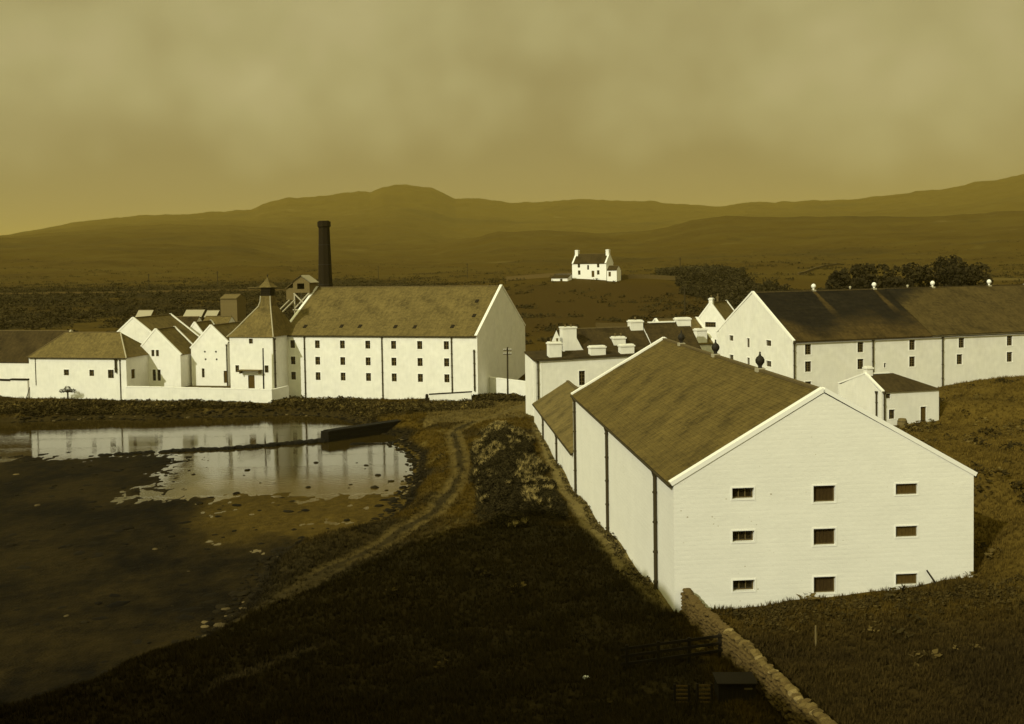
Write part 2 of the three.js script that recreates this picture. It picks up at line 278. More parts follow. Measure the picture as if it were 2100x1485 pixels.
const CTRL = [[0, 0, 19.3], [-20, 5, 15], [20, 5, 17], [-40, 15, 7], [40, 15, 14], [0, 25, 9], [-18, 30, 3.5], [24, 30, 8.5], [45, 40, 9], [0, 38, 4.6], [0, 46, 2.2], [7, 47, 2.1], [10.5, 46, 2.3], [16, 46, 3], [24, 48, 3.6], [-10, 47, 1.3], [-19, 50, 0.2], [-30, 50, -0.4],
  [6, 55, 1.7], [14.8, 55, 2], [22, 56, 2.5], [8.8, 62, 1.55], [12, 62.6, 1.6], [17.5, 62.8, 2.1], [21, 63.2, 2.3], [26, 63.6, 2.8], [29.5, 64, 4.2], [34, 66, 6], [28, 76, 3.6], [33, 78, 6.5], [29, 90, 3.6], [35, 95, 5], [31, 108, 2.4], [41, 123, 2.3], [48, 123.5, 2.2], [44, 116, 2.3], [53, 128, 4.6], [57, 133, 5.6], [64, 136, 5.7], [75, 138, 5.2], [50, 136, 2.6], [38, 136, 1.8], [60, 110, 5], [60, 80, 10], [22, 120, 1], [30, 150, 2],
  [7.9, 74, 0.95], [6.7, 90, 0.2], [5.5, 104, -0.3], [4.5, 118, 0], [2.6, 141, 0.85], [0, 158, 0.55], [0.5, 172, 0.5], [-5, 171.5, 0.5], [-6, 168, 0.3], [-20, 173, 0], [-30, 176, -0.1], [-37, 178.6, -0.1], [-43, 173, 0], [-52, 173.5, 0.1], [-60, 175.5, 0.15], [-70, 177, 0.3], [-78, 180, 0.3], [-90, 181, 0.8], [-110, 185, 1], [-60, 200, 1.6], [-20, 212, 3], [10, 200, 2.2], [40, 190, 3], [75, 175, 4], [95, 150, 6], [-100, 210, 2.5],
  [-7, 140, 0.3], [-5.5, 113, 0.2], [-6.5, 95, 0.1], [-10.6, 84, 0], [-14.7, 73, 0], [-17.5, 66, 0], [0, 130, 0.5], [0, 115, 0.5], [0, 100, 0.45], [-3, 80, 0.4], [0, 68, 0.9], [-10, 65, 0.5], [-12, 150, 0.2], [-8, 158, 0.4], [-12, 55, 1.1], [-9.5, 59.5, 1.1]];
function idw(x, d) { let s = 0, w = 0; for (const c of CTRL) { const q = (x - c[0]) ** 2 + (d - c[1]) ** 2 + 2.5, k = 1 / (q * Math.sqrt(q)); s += k * c[2]; w += k; } return s / w; }
const SKY3 = [[-700, 505], [-300, 500], [0, 488], [180, 455], [290, 445], [450, 437], [520, 431], [545, 420], [570, 414], [595, 407], [650, 405], [700, 400], [740, 393], [765, 396], [790, 383], [812, 380], [840, 380], [890, 388], [920, 400], [938, 408], [960, 407], [1000, 411], [1050, 418], [1100, 417], [1150, 412], [1220, 410], [1330, 415], [1400, 421], [1470, 425], [1530, 417], [1640, 415], [1760, 410], [1860, 398], [1950, 387], [2000, 376], [2065, 366], [2150, 350], [2400, 330], [2800, 345]];
const SKY2 = [[-700, 500], [-200, 495], [20, 489], [134, 484], [210, 482], [344, 478], [477, 480], [600, 500], [760, 505], [900, 500], [967, 490], [1024, 477], [1119, 474], [1233, 480], [1300, 476], [1357, 470], [1414, 455], [1490, 446], [1567, 447], [1681, 445], [1795, 446], [1910, 444], [2024, 438], [2150, 430], [2500, 425], [2900, 430]];
const interp = (P, x) => { if (x <= P[0][0]) return P[0][1]; for (let i = 1; i < P.length; i++) if (x < P[i][0]) return lerp(P[i - 1][1], P[i][1], (x - P[i - 1][0]) / (P[i][0] - P[i - 1][0])); return P[P.length - 1][1]; };
const rise = (P, a) => { const px = 1050 + FOC * clamp(a, -0.8, 0.8); return (531.9 - 0.016 * (px - 1050) - interp(P, px)) / FOC; };
function moor(x, d) {
  const r = Math.hypot(x, d), a = d > 1 ? x / d : Math.sign(x) * 3, t2 = rise(SKY2, a), t3 = rise(SKY3, a), k = clamp(d / r, 0.3, 1);
  const pl = 1 - sst(1050 + FOC * a, 780, 1120), dp = 0.013 * (1 - pl); const K = [[180, 2.6], [300, 5.6], [450, 10.6], [700, 12.5], [1000, 17.5 + 10 * t2 * 10], [1350, EYE + (t2 - 0.013) * 1350 * k], [1800, EYE + t2 * 1800 * k], [2500, EYE + (lerp(Math.min(t2, t3), lerp(t2, t3, 0.3), pl) - dp) * 2500 * k], [3300, EYE + (lerp(t2, t3, 0.58) - 0.5 * dp) * 3300 * k], [4200, EYE + t3 * 4200 * k], [5400, 0.6 * (EYE + t3 * 4200)], [8000, 40]];
  let h = K[K.length - 1][1];
  if (r <= K[0][0]) h = K[0][1]; else for (let i = 1; i < K.length; i++) if (r < K[i][0]) { const u = (r - K[i - 1][0]) / (K[i][0] - K[i - 1][0]); h = lerp(K[i - 1][1], K[i][1], u * u * (3 - 2 * u) * 0.6 + u * 0.4); break; }
  h += 5.2 * Math.exp(-((x - 28) ** 2 + (d - 402) ** 2) / 2600);                       // the knoll under the cottage
  h += 6.5 * Math.exp(-((x - 120) ** 2 / 5000 + (d - 520) ** 2 / 9000));
  const am = sst(r, 230, 1200);
  h += fbm(x / 60, d / 60, 3) * (1 + 5 * am) + fbm(x / 260 + 9, d / 260, 3) * 16 * sst(r, 500, 1600) * (1 - 0.75 * sst(r, 1500, 1800) * (1 - sst(r, 1800, 2300))) * (1 - 0.8 * sst(r, 3300, 4100));
  h += fbm(x / 90, d / 90, 3, 4.2) * 12 * sst(r, 2500, 4200);
  return h;
}
const WATER = -1.5;
function flats(x, d) { // mud and weed left bare by the tide: [height above the water, weed]
  if (x < -120 || x > -8 || d > 142) return [-1, 0];
  const n = fbm(x / 7, d / 9, 4, 1.1), f = fbm(x / 1.3, d / 2.2, 3, 2.2);
  const g = fbm(x / 0.55, d / 0.8, 2, 8.2), a = Math.min((-x - 0.305 * d) / 11, (135 - d) / 11) + 0.85 * n + 0.7 * f + 0.35 * g - 0.1, b = (91 + 12 * n - d) / 12 + 0.35 * f + 0.2 * g, c = 0.7 * (f + 0.9 * n + 0.3 * g + 0.55 - 1.25 * sst(d, 103, 117)) * (1 - sst(d, 118, 124)) - 0.02, m = Math.max(a, b, c);
  return [clamp(m * 0.16, -0.4, 0.08) + (m > 0 ? 0.03 * f : 0), clamp(0.5 + 1.6 * n + 0.8 * f, 0, 1)];
}
function height(x, z) {
  const d = -z, r = Math.hypot(x, d);
  let h = r < 300 && d > -60 ? idw(x, d) : 8;
  const m = sst(r, 195, 280);
  if (m > 0 || d < -60) h = lerp(h, d < 0 ? 10 : moor(x, d), d < -60 ? 1 : m);
  if (r < 260) {
    h += (0.22 * fbm(x / 5, d / 5, 3) + 0.07 * fbm(x * 1.1, d * 1.1, 2)) * (1 - m) * (d > 108 && x > 2 && x < 30 ? 0.3 : 1);
    if (d > 20) {
      const s = polyS(x, d, BAY) + 0.7 * fbm(x / 3, d / 3, 3);
      if (s > 0) { const e = flats(x, d)[0]; h = WATER + (e > 0 ? e + 0.01 : Math.max(-0.7, Math.max(e, -0.05 - s * 0.1) - 0.02)); }
      else { const w = d > 140 && x < -22 ? 2.6 : 4.2; h = lerp(WATER - 0.04, Math.max(h, WATER + 0.3), Math.pow(sst(-s, -0.3, w), 0.75)); }
      const tr = lineD(x, d, TRACK); if (tr < 3) h -= 0.12 * (1 - tr / 3) + (Math.abs(tr - 0.75) < 0.3 ? 0.07 : 0);
    }
  }
  return h;
}
const TRACK = [[1.2, 161], [-2, 152], [-6.2, 144], [-7.6, 138], [-6.4, 126], [-5.4, 113], [-5.8, 103], [-7, 95], [-10.2, 85], [-14.4, 74], [-17, 68]];
const STRIP = [[3.4, 150], [3.2, 138.9], [4.1, 118], [5, 100], [6, 88.5], [7.1, 77], [8, 68], [8.9, 62.5]];
function soil(x, z, h, ny) { // linear base colour of the ground and of what grows on it
  const d = -z, r = Math.hypot(x, d);
  if (h < WATER + 0.2 && d > 40 && d < 145 && x < -8 && polyS(x, d, BAY) > -0.6) { const g = fbm(x / 0.9, d / 1.6, 3, 3), k = 1 + 0.45 * g, s = sst(x + 0.285 * d + 5 * fbm(x / 5, d / 6, 3, 6), -3, 4) * sst(d + 6 * fbm(x / 6, d / 6, 3, 4), 88, 95), w = flats(x, d)[1] * (1 - 0.72 * s); return [lerp(lerp(0.026, 0.085, s), 0.0075, w) * k, lerp(lerp(0.018, 0.056, s), 0.0057, w) * k, lerp(lerp(0.0055, 0.0105, s), 0.0027, w) * k]; }
  const n = fbm(x / 6, d / 6, 4, 2.2), n2 = fbm(x / 1.4, d / 1.4, 3, 5.5), N = fbm(x / 45, d / 45, 4, 1.7);
  let c = [0.07, 0.0435, 0.0055];
  const mix = (q, t) => { t = clamp(t, 0, 1); c = [lerp(c[0], q[0], t), lerp(c[1], q[1], t), lerp(c[2], q[2], t)]; };
  if (r > 180) { // moor: heather, bog and pasture
    const D = fbm(x / 110, d / 80, 5, 8.1), e = fbm(x / 420, d / 380, 4, 3.1), q = fbm(x / 22, d / 22, 4, 4.4);
    mix([0.08, 0.053, 0.008], sst(D + 0.4 * N, 0.02, 0.3));
    mix([0.052, 0.031, 0.004], sst(-D + 0.5 * n, 0.08, 0.34) * 0.9);
    mix([0.026, 0.0185, 0.0055], sst(fbm(x / 34, d / 26, 4, 6.6) + 0.55 * sst(r, 260, 330) * (1 - sst(r, 520, 640)) * sst(-x, 10, 60) - 0.12, 0.1, 0.42) * (1 - sst(r, 700, 1000)));
    mix([0.13, 0.095, 0.022], sst(fbm(x / 34, d / 30, 4, 12.2) + 0.3 * q, 0.32, 0.5) * 0.6);
    mix([0.04, 0.026, 0.006], sst(q + 0.3 * D, 0.25, 0.5) * 0.55);
    mix([0.035, 0.023, 0.006], 0.7 * sst(e + 0.3 * q + 0.2 * D, 0.12, 0.42));
    mix([0.052, 0.031, 0.006], sst(1 - Math.hypot((x - 26) / 62, (d - 320) / 85), 0, 0.35) * 0.85);   // brown bracken below the cottage
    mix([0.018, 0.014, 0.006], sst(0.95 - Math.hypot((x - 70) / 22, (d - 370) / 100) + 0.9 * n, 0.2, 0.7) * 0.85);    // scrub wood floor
    mix([0.2, 0.15, 0.05], sst(fbm(x / 120, d / 110, 4, 15.5), 0.36, 0.5) * 0.4);
  }
  if (r < 240) {
    const k = 1 - sst(r, 190, 240), near = (q, t) => mix(q, t * k);
    near([0.045, 0.03, 0.007], sst(-n, -0.05, 0.2) * 0.85);
    near([0.021, 0.0155, 0.005], sst(-n2 - 0.7 * n, 0.18, 0.4) * 0.8);
    near([0.15, 0.11, 0.03], sst(n2 + 0.6 * n, 0.22, 0.5) * 0.75);
    if (x > 8) { near([0.085, 0.055, 0.012], 0.35); near([0.115, 0.076, 0.015], sst(x, 24, 30) * (0.6 + 0.35 * sst(n + 0.5 * n2, -0.25, 0.15))); near([0.03, 0.02, 0.006], (1 - sst(d, 53, 62)) * sst(x, 9, 11) * clamp(0.85 + n, 0, 1)); }
    near([0.026, 0.0195, 0.007], (1 - sst(d + 9 * n, 84, 98)) * (1 - sst(x, 8, 10)) * 0.9);                     // shade painted into the heath colour below the viewer, deepening the castle shadow
    near([0.075, 0.054, 0.015], sst(n2 + 0.9 * n, 0.46, 0.66) * 0.5);
    near([0.02, 0.015, 0.006], (1 - sst(lineD(x, d, [[-9.6, 117], [-11, 106], [-13.2, 96], [-15, 89.5]]) + 0.8 * n, 0.7, 1.7)) * 0.9);
    near([0.03, 0.0225, 0.008], sst(polyS(x, d, BUSH) + 2 * n, -0.2, 1) * 0.8);
    const tr = lineD(x, d, TRACK) + 0.5 * n2;
    near([0.12, 0.086, 0.026], (1 - sst(tr + 0.4 * n, 0.75, 1.35)) * sst(d, 64, 96) * (0.6 + 0.4 * sst(n2, -0.3, 0.2))); near([0.03, 0.022, 0.008], (1 - sst(tr + 0.5 * n, 0.2, 0.55)) * 0.9 * sst(d, 70, 80));
    near([0.19, 0.145, 0.052], (1 - sst(lineD(x, d, STRIP) + 0.4 * n, 0.5, 1.2)) * 0.85 * sst(d, 62, 64));
    if (d > 146 && d < 166 && x > -12 && x < 3.5) near([0.15, 0.11, 0.036], 0.65);
    if (h < WATER + 1.1 && d > 50) near([0.014, 0.0105, 0.0045], (1 - sst(h + 0.3 * n2, WATER + 0.5, WATER + 1.1)) * 0.93);
    if (d > 150 && x < -20 && h < 0.6) near([0.06, 0.042, 0.012], 0.4);
  }
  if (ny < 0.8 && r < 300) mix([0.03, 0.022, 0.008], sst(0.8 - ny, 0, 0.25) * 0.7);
  return c;
}
const BUSH = [[-3.6, 136], [-0.6, 141], [1.6, 130], [2.6, 114], [3.6, 100], [4.6, 90], [0, 86], [-3.2, 90], [-3.6, 101], [-4.6, 112], [-4.6, 124]];
{ // one sheet to the horizon, finer where it is near
  const A = []; for (let a = -180; a < -30; a += 3) A.push(a); for (let a = -30; a < 30; a += 0.092) A.push(a); for (let a = 30; a <= 180; a += 3) A.push(Math.min(a, 180)); if (A[A.length - 1] < 180) A.push(180);
  const R = [0.5, 4, 8, 14, 20, 26, 32, 36, 39]; let r = 40; while (r < 9000) { R.push(r); r += r < 130 ? 0.28 + (r - 44) * 0.0022 : r < 190 ? 0.46 : r < 230 ? 0.7 : r * 0.0052 + Math.max(0, r - 5000) * 0.05; }
  const nA = A.length, nR = R.length, pos = new Float32Array(nA * nR * 3), uv = new Float32Array(nA * nR * 2), col = new Float32Array(nA * nR * 3), idx = new Uint32Array((nA - 1) * (nR - 1) * 6);
  for (let j = 0; j < nR; j++) for (let i = 0; i < nA; i++) { const a = A[i] * Math.PI / 180, x = Math.sin(a) * R[j], z = -Math.cos(a) * R[j], k = j * nA + i; pos[k * 3] = x; pos[k * 3 + 1] = height(x, z); pos[k * 3 + 2] = z; uv[k * 2] = x; uv[k * 2 + 1] = z; }
  let q = 0; for (let j = 0; j < nR - 1; j++) for (let i = 0; i < nA - 1; i++) { const a = j * nA + i, b = a + 1, c = a + nA, e = c + 1; idx[q++] = a; idx[q++] = e; idx[q++] = c; idx[q++] = a; idx[q++] = b; idx[q++] = e; }
  const g = new THREE.BufferGeometry(); g.setAttribute('position', new THREE.BufferAttribute(pos, 3)); g.setAttribute('uv', new THREE.BufferAttribute(uv, 2)); g.setIndex(new THREE.BufferAttribute(idx, 1)); g.computeVertexNormals();
  if (g.attributes.normal.getY((nR - 40) * nA + (nA >> 1)) < 0) { for (let i = 0; i < idx.length; i += 3) { const t = idx[i + 1]; idx[i + 1] = idx[i + 2]; idx[i + 2] = t; } g.computeVertexNormals(); }
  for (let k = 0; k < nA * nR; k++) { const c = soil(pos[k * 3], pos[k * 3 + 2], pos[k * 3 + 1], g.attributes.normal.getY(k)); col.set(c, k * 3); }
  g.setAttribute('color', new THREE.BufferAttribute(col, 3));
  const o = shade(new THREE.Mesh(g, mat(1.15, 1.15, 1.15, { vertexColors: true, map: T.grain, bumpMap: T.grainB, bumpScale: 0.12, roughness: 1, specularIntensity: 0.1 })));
  o.name = 'ground'; o.userData.kind = 'structure'; scene.add(o);
  console.log('ground', nA, nR, nA * nR);
}
{ // the tidal bay: still water over mud, sand and weed
  const W = 1280, H = 1280, x0 = -170, x1 = 0, d0 = 26, d1 = 180, col = new Uint8Array(W * H * 4), rough = new Uint8Array(W * H * 4);
  for (let j = 0; j < H; j++) for (let i = 0; i < W; i++) {
    const x = lerp(x0, x1, (i + 0.5) / W), d = lerp(d0, d1, (j + 0.5) / H), k = (j * W + i) * 4;
    let c = [0.035, 0.024, 0.006], ro = 0.05;
    const n = x > -90 ? fbm(x / 7, d / 9, 4, 1.1) : 0, f = x > -90 ? fbm(x / 1.3, d / 2.2, 3, 2.2) : 0;
    const sand = sst(x + 40 + 22 * n, 0, 14) * (1 - sst(d, 112, 128)); c = c.map((v, q) => lerp(v, [0.1, 0.066, 0.014][q], sand * 0.9)); ro += 0.1 * sand;
    const weed = sst(f + 0.55 * n - 0.4 * (1 - sand), 0.3, 0.48) * (1 - sst(d, 122, 134)) * 0.9; c = c.map((v, q) => lerp(v, [0.014, 0.0105, 0.0045][q] * (1 + 0.7 * f), weed)); ro = lerp(ro, 0.3, weed * 0.6);
    col[k] = c[0] * 1020; col[k + 1] = c[1] * 1020; col[k + 2] = c[2] * 1020; col[k + 3] = 255; rough[k] = rough[k + 2] = 0; rough[k + 1] = ro * 255; rough[k + 3] = 255;
  }
  const mk = (d) => { const t = new THREE.DataTexture(d, W, H); t.magFilter = THREE.LinearFilter; t.needsUpdate = true; return t; };
  const g = new THREE.PlaneGeometry(x1 - x0, d1 - d0, 60, 60); g.rotateX(-Math.PI / 2); g.translate((x0 + x1) / 2, WATER, -(d0 + d1) / 2);
  const uv = g.attributes.uv, p = g.attributes.position; for (let i = 0; i < p.count; i++) uv.setXY(i, (p.getX(i) - x0) / (x1 - x0), (-p.getZ(i) - d0) / (d1 - d0));
  struct('water', g, new THREE.MeshPhysicalMaterial({ color: C(0.25, 0.25, 0.25), map: mk(col), roughnessMap: mk(rough), roughness: 1, ior: 1.33, bumpMap: tex(512, 512, (u, v) => { const t = 0.5 + 0.4 * wrapN(u, v * 2, 12, 3) + 0.25 * wrapN(u, v * 2, 34, 6); return [t, t, t]; }, [0.045, 0.05]), bumpScale: 0.006 }));
}

// ---------------------------------------------------------------- the warehouses and the malt barn
const G_WH = 'limewashed warehouses and barns of the distillery';
{ // the near warehouse
  const t = thing('warehouse', 'largest white warehouse, gable with nine vents beside the drystone wall', 'warehouse', [8.85, 0, -62], -4.5);
  const row = [[8.18, 8.0, 8.12], [5.75, 5.55, 5.69], [2.95, 2.8, 2.95]], front = [];
  for (const y of row) { front.push(rect(3.95, y[0], 1.25, 0.62, { kind: 'glass', nx: 3, ny: 1, name: 'vent_window', surround: 0.08, recess: 0.3 }), rect(8.62, y[1], 1.27, 0.94, { kind: 'boards', paneMat: M.boardDark, nx: 1, ny: 1, name: 'vent_window', surround: 0.08, recess: 0.22 }), rect(13.4, y[2], 1.27, 0.62, { kind: 'boards', nx: 1, ny: 1, name: 'vent_window', surround: 0.08, recess: 0.14 })); }
  houseZ(t, { L: 17.35, D: 42.2, eave: 8.82, ridge: 13.75, apex: 8.62, base: -0.6, baseBack: -2, wins: { front }, wallMat: M.limeA, roofMat: M.slateA, copeW: 0.5 });
  for (const z of [-4.48, -22.19, -40.2]) downpipe(t, [0, z], z < -40 ? -0.4 : z < -20 ? 0.4 : 1.4, 8.75, V(-1, 0, 0), 0.11);
  gutter(t, [-0.2, 8.68, -0.1], [-0.2, 8.68, -42.1]); gutter(t, [17.55, 8.68, -0.1], [17.55, 8.68, -42.1]);
  for (const z of [-12, -23.4, -34.9]) {
    const v = part('ventilator', lathe([[0.16, 13.6], [0.13, 14.1], [0.2, 14.22], [0.29, 14.34], [0.31, 14.52], [0.23, 14.7], [0.1, 14.8], [0.05, 14.95], [0.07, 15.02], [0, 15.1]], 14).translate(8.62, 0, z), M.iron, t);
    part('ventilator_collar', bx(8.62 - 0.28, 8.62 + 0.28, 13.72, 13.98, z - 0.3, z + 0.3), M.lead, v);
  }
}
{ // the low range beyond it
  const t = thing('warehouse', 'low white range with slate roof, behind the largest warehouse', 'warehouse', [5.52, 0, -104.15], -4.5);
  houseZ(t, { L: 8.6, D: 37.2, eave: 3.25, ridge: 5.9, base: -1.6, baseBack: -0.5, cope: false });
  for (const z of [-12.6, -25.8]) downpipe(t, [0, z], -0.3, 3.15, V(-1, 0, 0), 0.1);
  gutter(t, [-0.2, 3.1, -0.1], [-0.2, 3.1, -37.1]);
}
{ // the malt barn
  const t = thing('malt_barn', 'long three-storey white malt barn with 21 small windows, facing the water', 'barn', [-37.14, 0, -179.22], 17.3);
  const front = []; for (let c = 0; c < 7; c++) for (const y of [8.52, 5.9, 3.45]) front.push(rect(2.15 + c * 4.36, y, 0.84, 1.26, { surround: 0.14, bw: 0.08 }));
  houseX(t, { L: 33.3, D: 25.4, eave: 10, ridge: 17.15, base: -1.5, wins: { front } });
  for (const x of [0.12, 4.26, 17.64, 29.17]) downpipe(t, [x, 0], x > 20 ? 1.2 : 0, 9.85, V(0, 0, 1), 0.1);
  downpipe(t, [32.8, 0], 1.6, 7.9, V(0, 0, 1), 0.12, true);
  gutter(t, [0.2, 9.82, 0.24], [33.1, 9.82, 0.24]);
  const k = 7.15 / 12.7;
  for (const [x, s] of [[3.4, 1.6], [9.8, 1.7], [13, 1.7], [19.1, 1.6], [22.4, 1.55], [28.6, 1.7], [31.2, 4.4], [30.4, 8.2]]) { const y = 10 + s * k, z = -s; part('roof_light', bar(V(x, y + 0.1, z), V(x, y + 0.1 + 0.75 * k, z - 0.75), 0.55, 0.12), M.woodDark, t); }
}
{ // the great warehouse on the right
  const t = thing('warehouse', 'tall white warehouse with dark mossy roof and white ball ventilators', 'warehouse', [35.08, 0, -140], -16.5);
  const front = []; for (const [i, x] of [2.16, 9.74, 17.43, 25, 32.6, 40.2].entries()) { for (const y of [9.57, 7.4]) front.push(rect(x - (i === 3 && y < 9 ? 0.3 : 0), y, 0.9, 1.32, { ny: 4, surround: 0.12 })); if (i < 2) front.push(rect(x, 4.87, 0.9, 1.32, { ny: 4, surround: 0.12 })); }
  front.push(rect(13.34, 7.1, 0.32, 0.6, { nx: 1, ny: 1, surround: 0.06 }));
  const left = []; for (const [s, y, w, h] of [[16.3, 10.05, 1.2, 0.75], [11.45, 9.72, 0.75, 1.25], [6, 10.04, 1.35, 0.75], [16.3, 7.35, 1.2, 0.75], [11.45, 7.08, 0.75, 1.25], [6, 7.34, 1.35, 0.75]]) left.push(rect(s, y, w, h, { surround: 0.12 }));
  const L = 44, D = 20.6, eave = 10.7, ridge = 16.46, k = (ridge - eave) / (D / 2), over = 0.18;
  houseX(t, { L, D, eave, ridge, base: -1.5, wins: { front, left }, wallMat: M.harl, roof: false, copeW: 0.3 });
  const vents = [9.3, 18.8, 28.3, 37.8];
  const moss = tex(2048, 512, (u, v) => { // moss and lichen, washed off below each metal ventilator
    const x = u * L, s = v * 12, b = slateFn(0.5)((u * 44 / 12) % 1, v)[0] / 0.72;
    const n = fbm(x / 5, s / 5, 5, 3.3), f = fbm(x * 0.9, s * 1.6, 3, 5.1);
    let m = sst(s - (x < 20.4 ? 5.0 - 3.4 * Math.exp(-((x - 5) ** 2) / 18) - 1.8 * Math.exp(-((x - 18) ** 2) / 8) : 8.6 + (x - 20) * 0.5) + 4.2 * n + 1.6 * f, -2.2, 2.4);
    m = Math.max(m, 0.75 * sst(n + 0.5 * f, 0.22, 0.5) * (x < 20.4 ? 1 : 0.4));
    for (const q of vents) { const w = 0.28 + (12 - s) * 0.07, e = Math.abs(x - q + 0.25 * f) / w; m *= 1 - 0.9 * (1 - sst(e, 0.5, 1.1)) * sst(s, 5 + 2 * f, 8.5); }
    const base = x < 20.4 ? [0.08, 0.052, 0.015] : [0.092, 0.064, 0.02];
    return base.map((c, i) => lerp(c, [0.017, 0.013, 0.007][i] * (1 + 0.8 * f), clamp(m, 0, 1)) * b * 3.4);
  });
  moss.wrapS = moss.wrapT = THREE.ClampToEdgeWrapping; moss.repeat.set(1 / L, 1 / 12);
  const roofMat = mat(0.3, 0.3, 0.3, { map: moss });
  const S = V(0, (D / 2 + over) * k, -(D / 2 + over));
  plainUV = [0]; const g1 = slope(V(0, eave - over * k, over), V(20.4, 0, 0), S); plainUV = [20.4]; const g2 = slope(V(20.4, eave - over * k + 0.1, over), V(L - 20.4, 0, 0), S); plainUV = null;
  part('roof', [g1, g2], roofMat, t); part('roof', slope(V(L, eave - over * k, -D - over), V(-L, 0, 0), V(0, S.y, D / 2 + over)), M.slateDark, t);
  part('ridge_cap', bar(V(0.1, ridge + 0.12, -D / 2), V(L - 0.1, ridge + 0.16, -D / 2), 0.34, 0.14), M.slateDark, t);
  for (const x of [0.15, 11.5, 22]) downpipe(t, [x, 0], x > 20 ? 2.6 : 1.6, 10.5, V(0, 0, 1), 0.1);
  gutter(t, [0.2, 10.5, 0.24], [L - 0.2, 10.5, 0.24]);
  for (const x of vents) { const v = part('ventilator', lathe([[0.14, ridge], [0.12, ridge + 0.4], [0.2, ridge + 0.45], [0.3, ridge + 0.6], [0.32, ridge + 0.78], [0.2, ridge + 0.98], [0, ridge + 1.06]], 12).translate(x, 0, -D / 2), M.trim, t); part('ventilator_collar', bx(x - 0.25, x + 0.25, ridge + 0.02, ridge + 0.24, -D / 2 - 0.28, -D / 2 + 0.28), M.lead, v); }
  for (const x of [15, 24.2]) part('ventilator', lathe([[0.1, ridge], [0.1, ridge + 0.3], [0.18, ridge + 0.4], [0.15, ridge + 0.55], [0, ridge + 0.6]], 10).translate(x, 0, -D / 2), M.lead, t);
}
// ---------------------------------------------------------------- kiln, chimney, hoist
{
  const t = thing('kiln', 'white kiln house with steep curved slate roof and pagoda cap', 'kiln', [-44.5, 0, -176], 16);
  const w = 7.5, D = 8.6, e = 10, cx = 4.7, cz = -4.1;
  const front = [rect(3.74, 9.35, 0.7, 0.8, { nx: 2, ny: 2 }), rect(1.23, 5.0, 0.65, 1.1), rect(6.35, 5, 0.7, 1.15)];
  const door = [3.66, 2.85, 1.15, 2.3];
  part('wall', wallGeo('front', 0, [[0, -1], [w, -1], [w, e], [0, e]], [...front.map((f) => f.r), door], T_), M.lime, t);
  part('wall', wallGeo('back', -D, [[0, -1], [w, -1], [w, e], [0, e]], [], T_), M.lime, t);
  for (const [s, x] of [['left', 0], ['right', w]]) part('wall', wallGeo(s, x, [[T_, -1], [D - T_, -1], [D - T_, e], [T_, e]], [], T_), M.lime, t);
  for (const f of front) windowAt(t, 'front', 0, f.r, { surround: 0.1, ...f.o });
  const dr = windowAt(t, 'front', 0, door, { kind: 'boards', nx: 1, ny: 1, surround: 0.14, name: 'door' }); part('handle', rod(V(0.35, 0, -0.16), V(0.35, 0, -0.08), 0.04), M.iron, dr);
  part('door_canopy', [bx(1.9, 5.6, 4.78, 4.9, 0.02, 1.2), bx(2.05, 2.15, 4.3, 4.78, 0.02, 0.9), bx(5.35, 5.45, 4.3, 4.78, 0.02, 0.9)], M.woodMid, t);
  const lv = [[0, 0], [0.12, 0.17], [0.28, 0.37], [0.45, 0.57], [0.6, 0.76], [0.74, 0.93], [0.86, 0.985], [1, 1]], ring = ([h, f]) => [[-0.3, 0.3], [w + 0.3, 0.3], [w + 0.3, -D - 0.3], [-0.3, -D - 0.3]].map(([x, z], i) => V(lerp(x, cx + [-1, 1, 1, -1][i] * 0.85, f), e + h * 6.3, lerp(z, cz + [1, 1, -1, -1][i] * 0.85, f)));
  const R = lv.map(ring), faces = []; for (let j = 0; j < R.length - 1; j++) for (let i = 0; i < 4; i++) faces.push([R[j][i], R[j][(i + 1) % 4], R[j + 1][(i + 1) % 4], R[j + 1][i]]);
  part('roof', tris(faces), M.slate, t);
  for (const i of [0, 1, 3]) part('hip_roll', R.slice(1).map((r, j) => rod(R[j][i], r[i], 0.1, 0.1, 6)), i < 2 ? M.lead : M.ridge, t);
  part('louvre', [bx(cx - 0.8, cx + 0.8, 16.3, 17.7, cz - 0.8, cz + 0.8), ...[0, 1, 2, 3].map((i) => bx(cx - 0.9, cx + 0.9, 16.45 + i * 0.3, 16.53 + i * 0.3, cz - 0.9, cz + 0.9))], M.woodDark, t);
  const cap = [[1.22, 17.65], [0.86, 17.95], [0.52, 18.4], [0.25, 18.85], [0.06, 19.2]].map(([r, y]) => [[-1, 1], [1, 1], [1, -1], [-1, -1]].map(([a, b]) => V(cx + a * r, y, cz + b * r))), cf = [[cap[0][3], cap[0][2], cap[0][1], cap[0][0]]];
  for (let j = 0; j < 4; j++) for (let i = 0; i < 4; i++) cf.push([cap[j][i], cap[j][(i + 1) % 4], cap[j + 1][(i + 1) % 4], cap[j + 1][i]]);
  const cp = part('pagoda_cap', tris(cf), M.slate, t); part('finial', lathe([[0.05, 19.1], [0.05, 19.4], [0.14, 19.5], [0.05, 19.62], [0, 19.9]], 8).translate(cx, 0, cz), M.iron, cp);
  part('gantry', [bar(V(cx - 3.2, 17.6, cz + 0.6), V(cx - 1, 17.75, cz + 0.6), 0.1, 0.1)], M.woodMid, t);
  downpipe(t, [w, -0.4], 0, 9.8, V(1, 0, 0), 0.12);
}
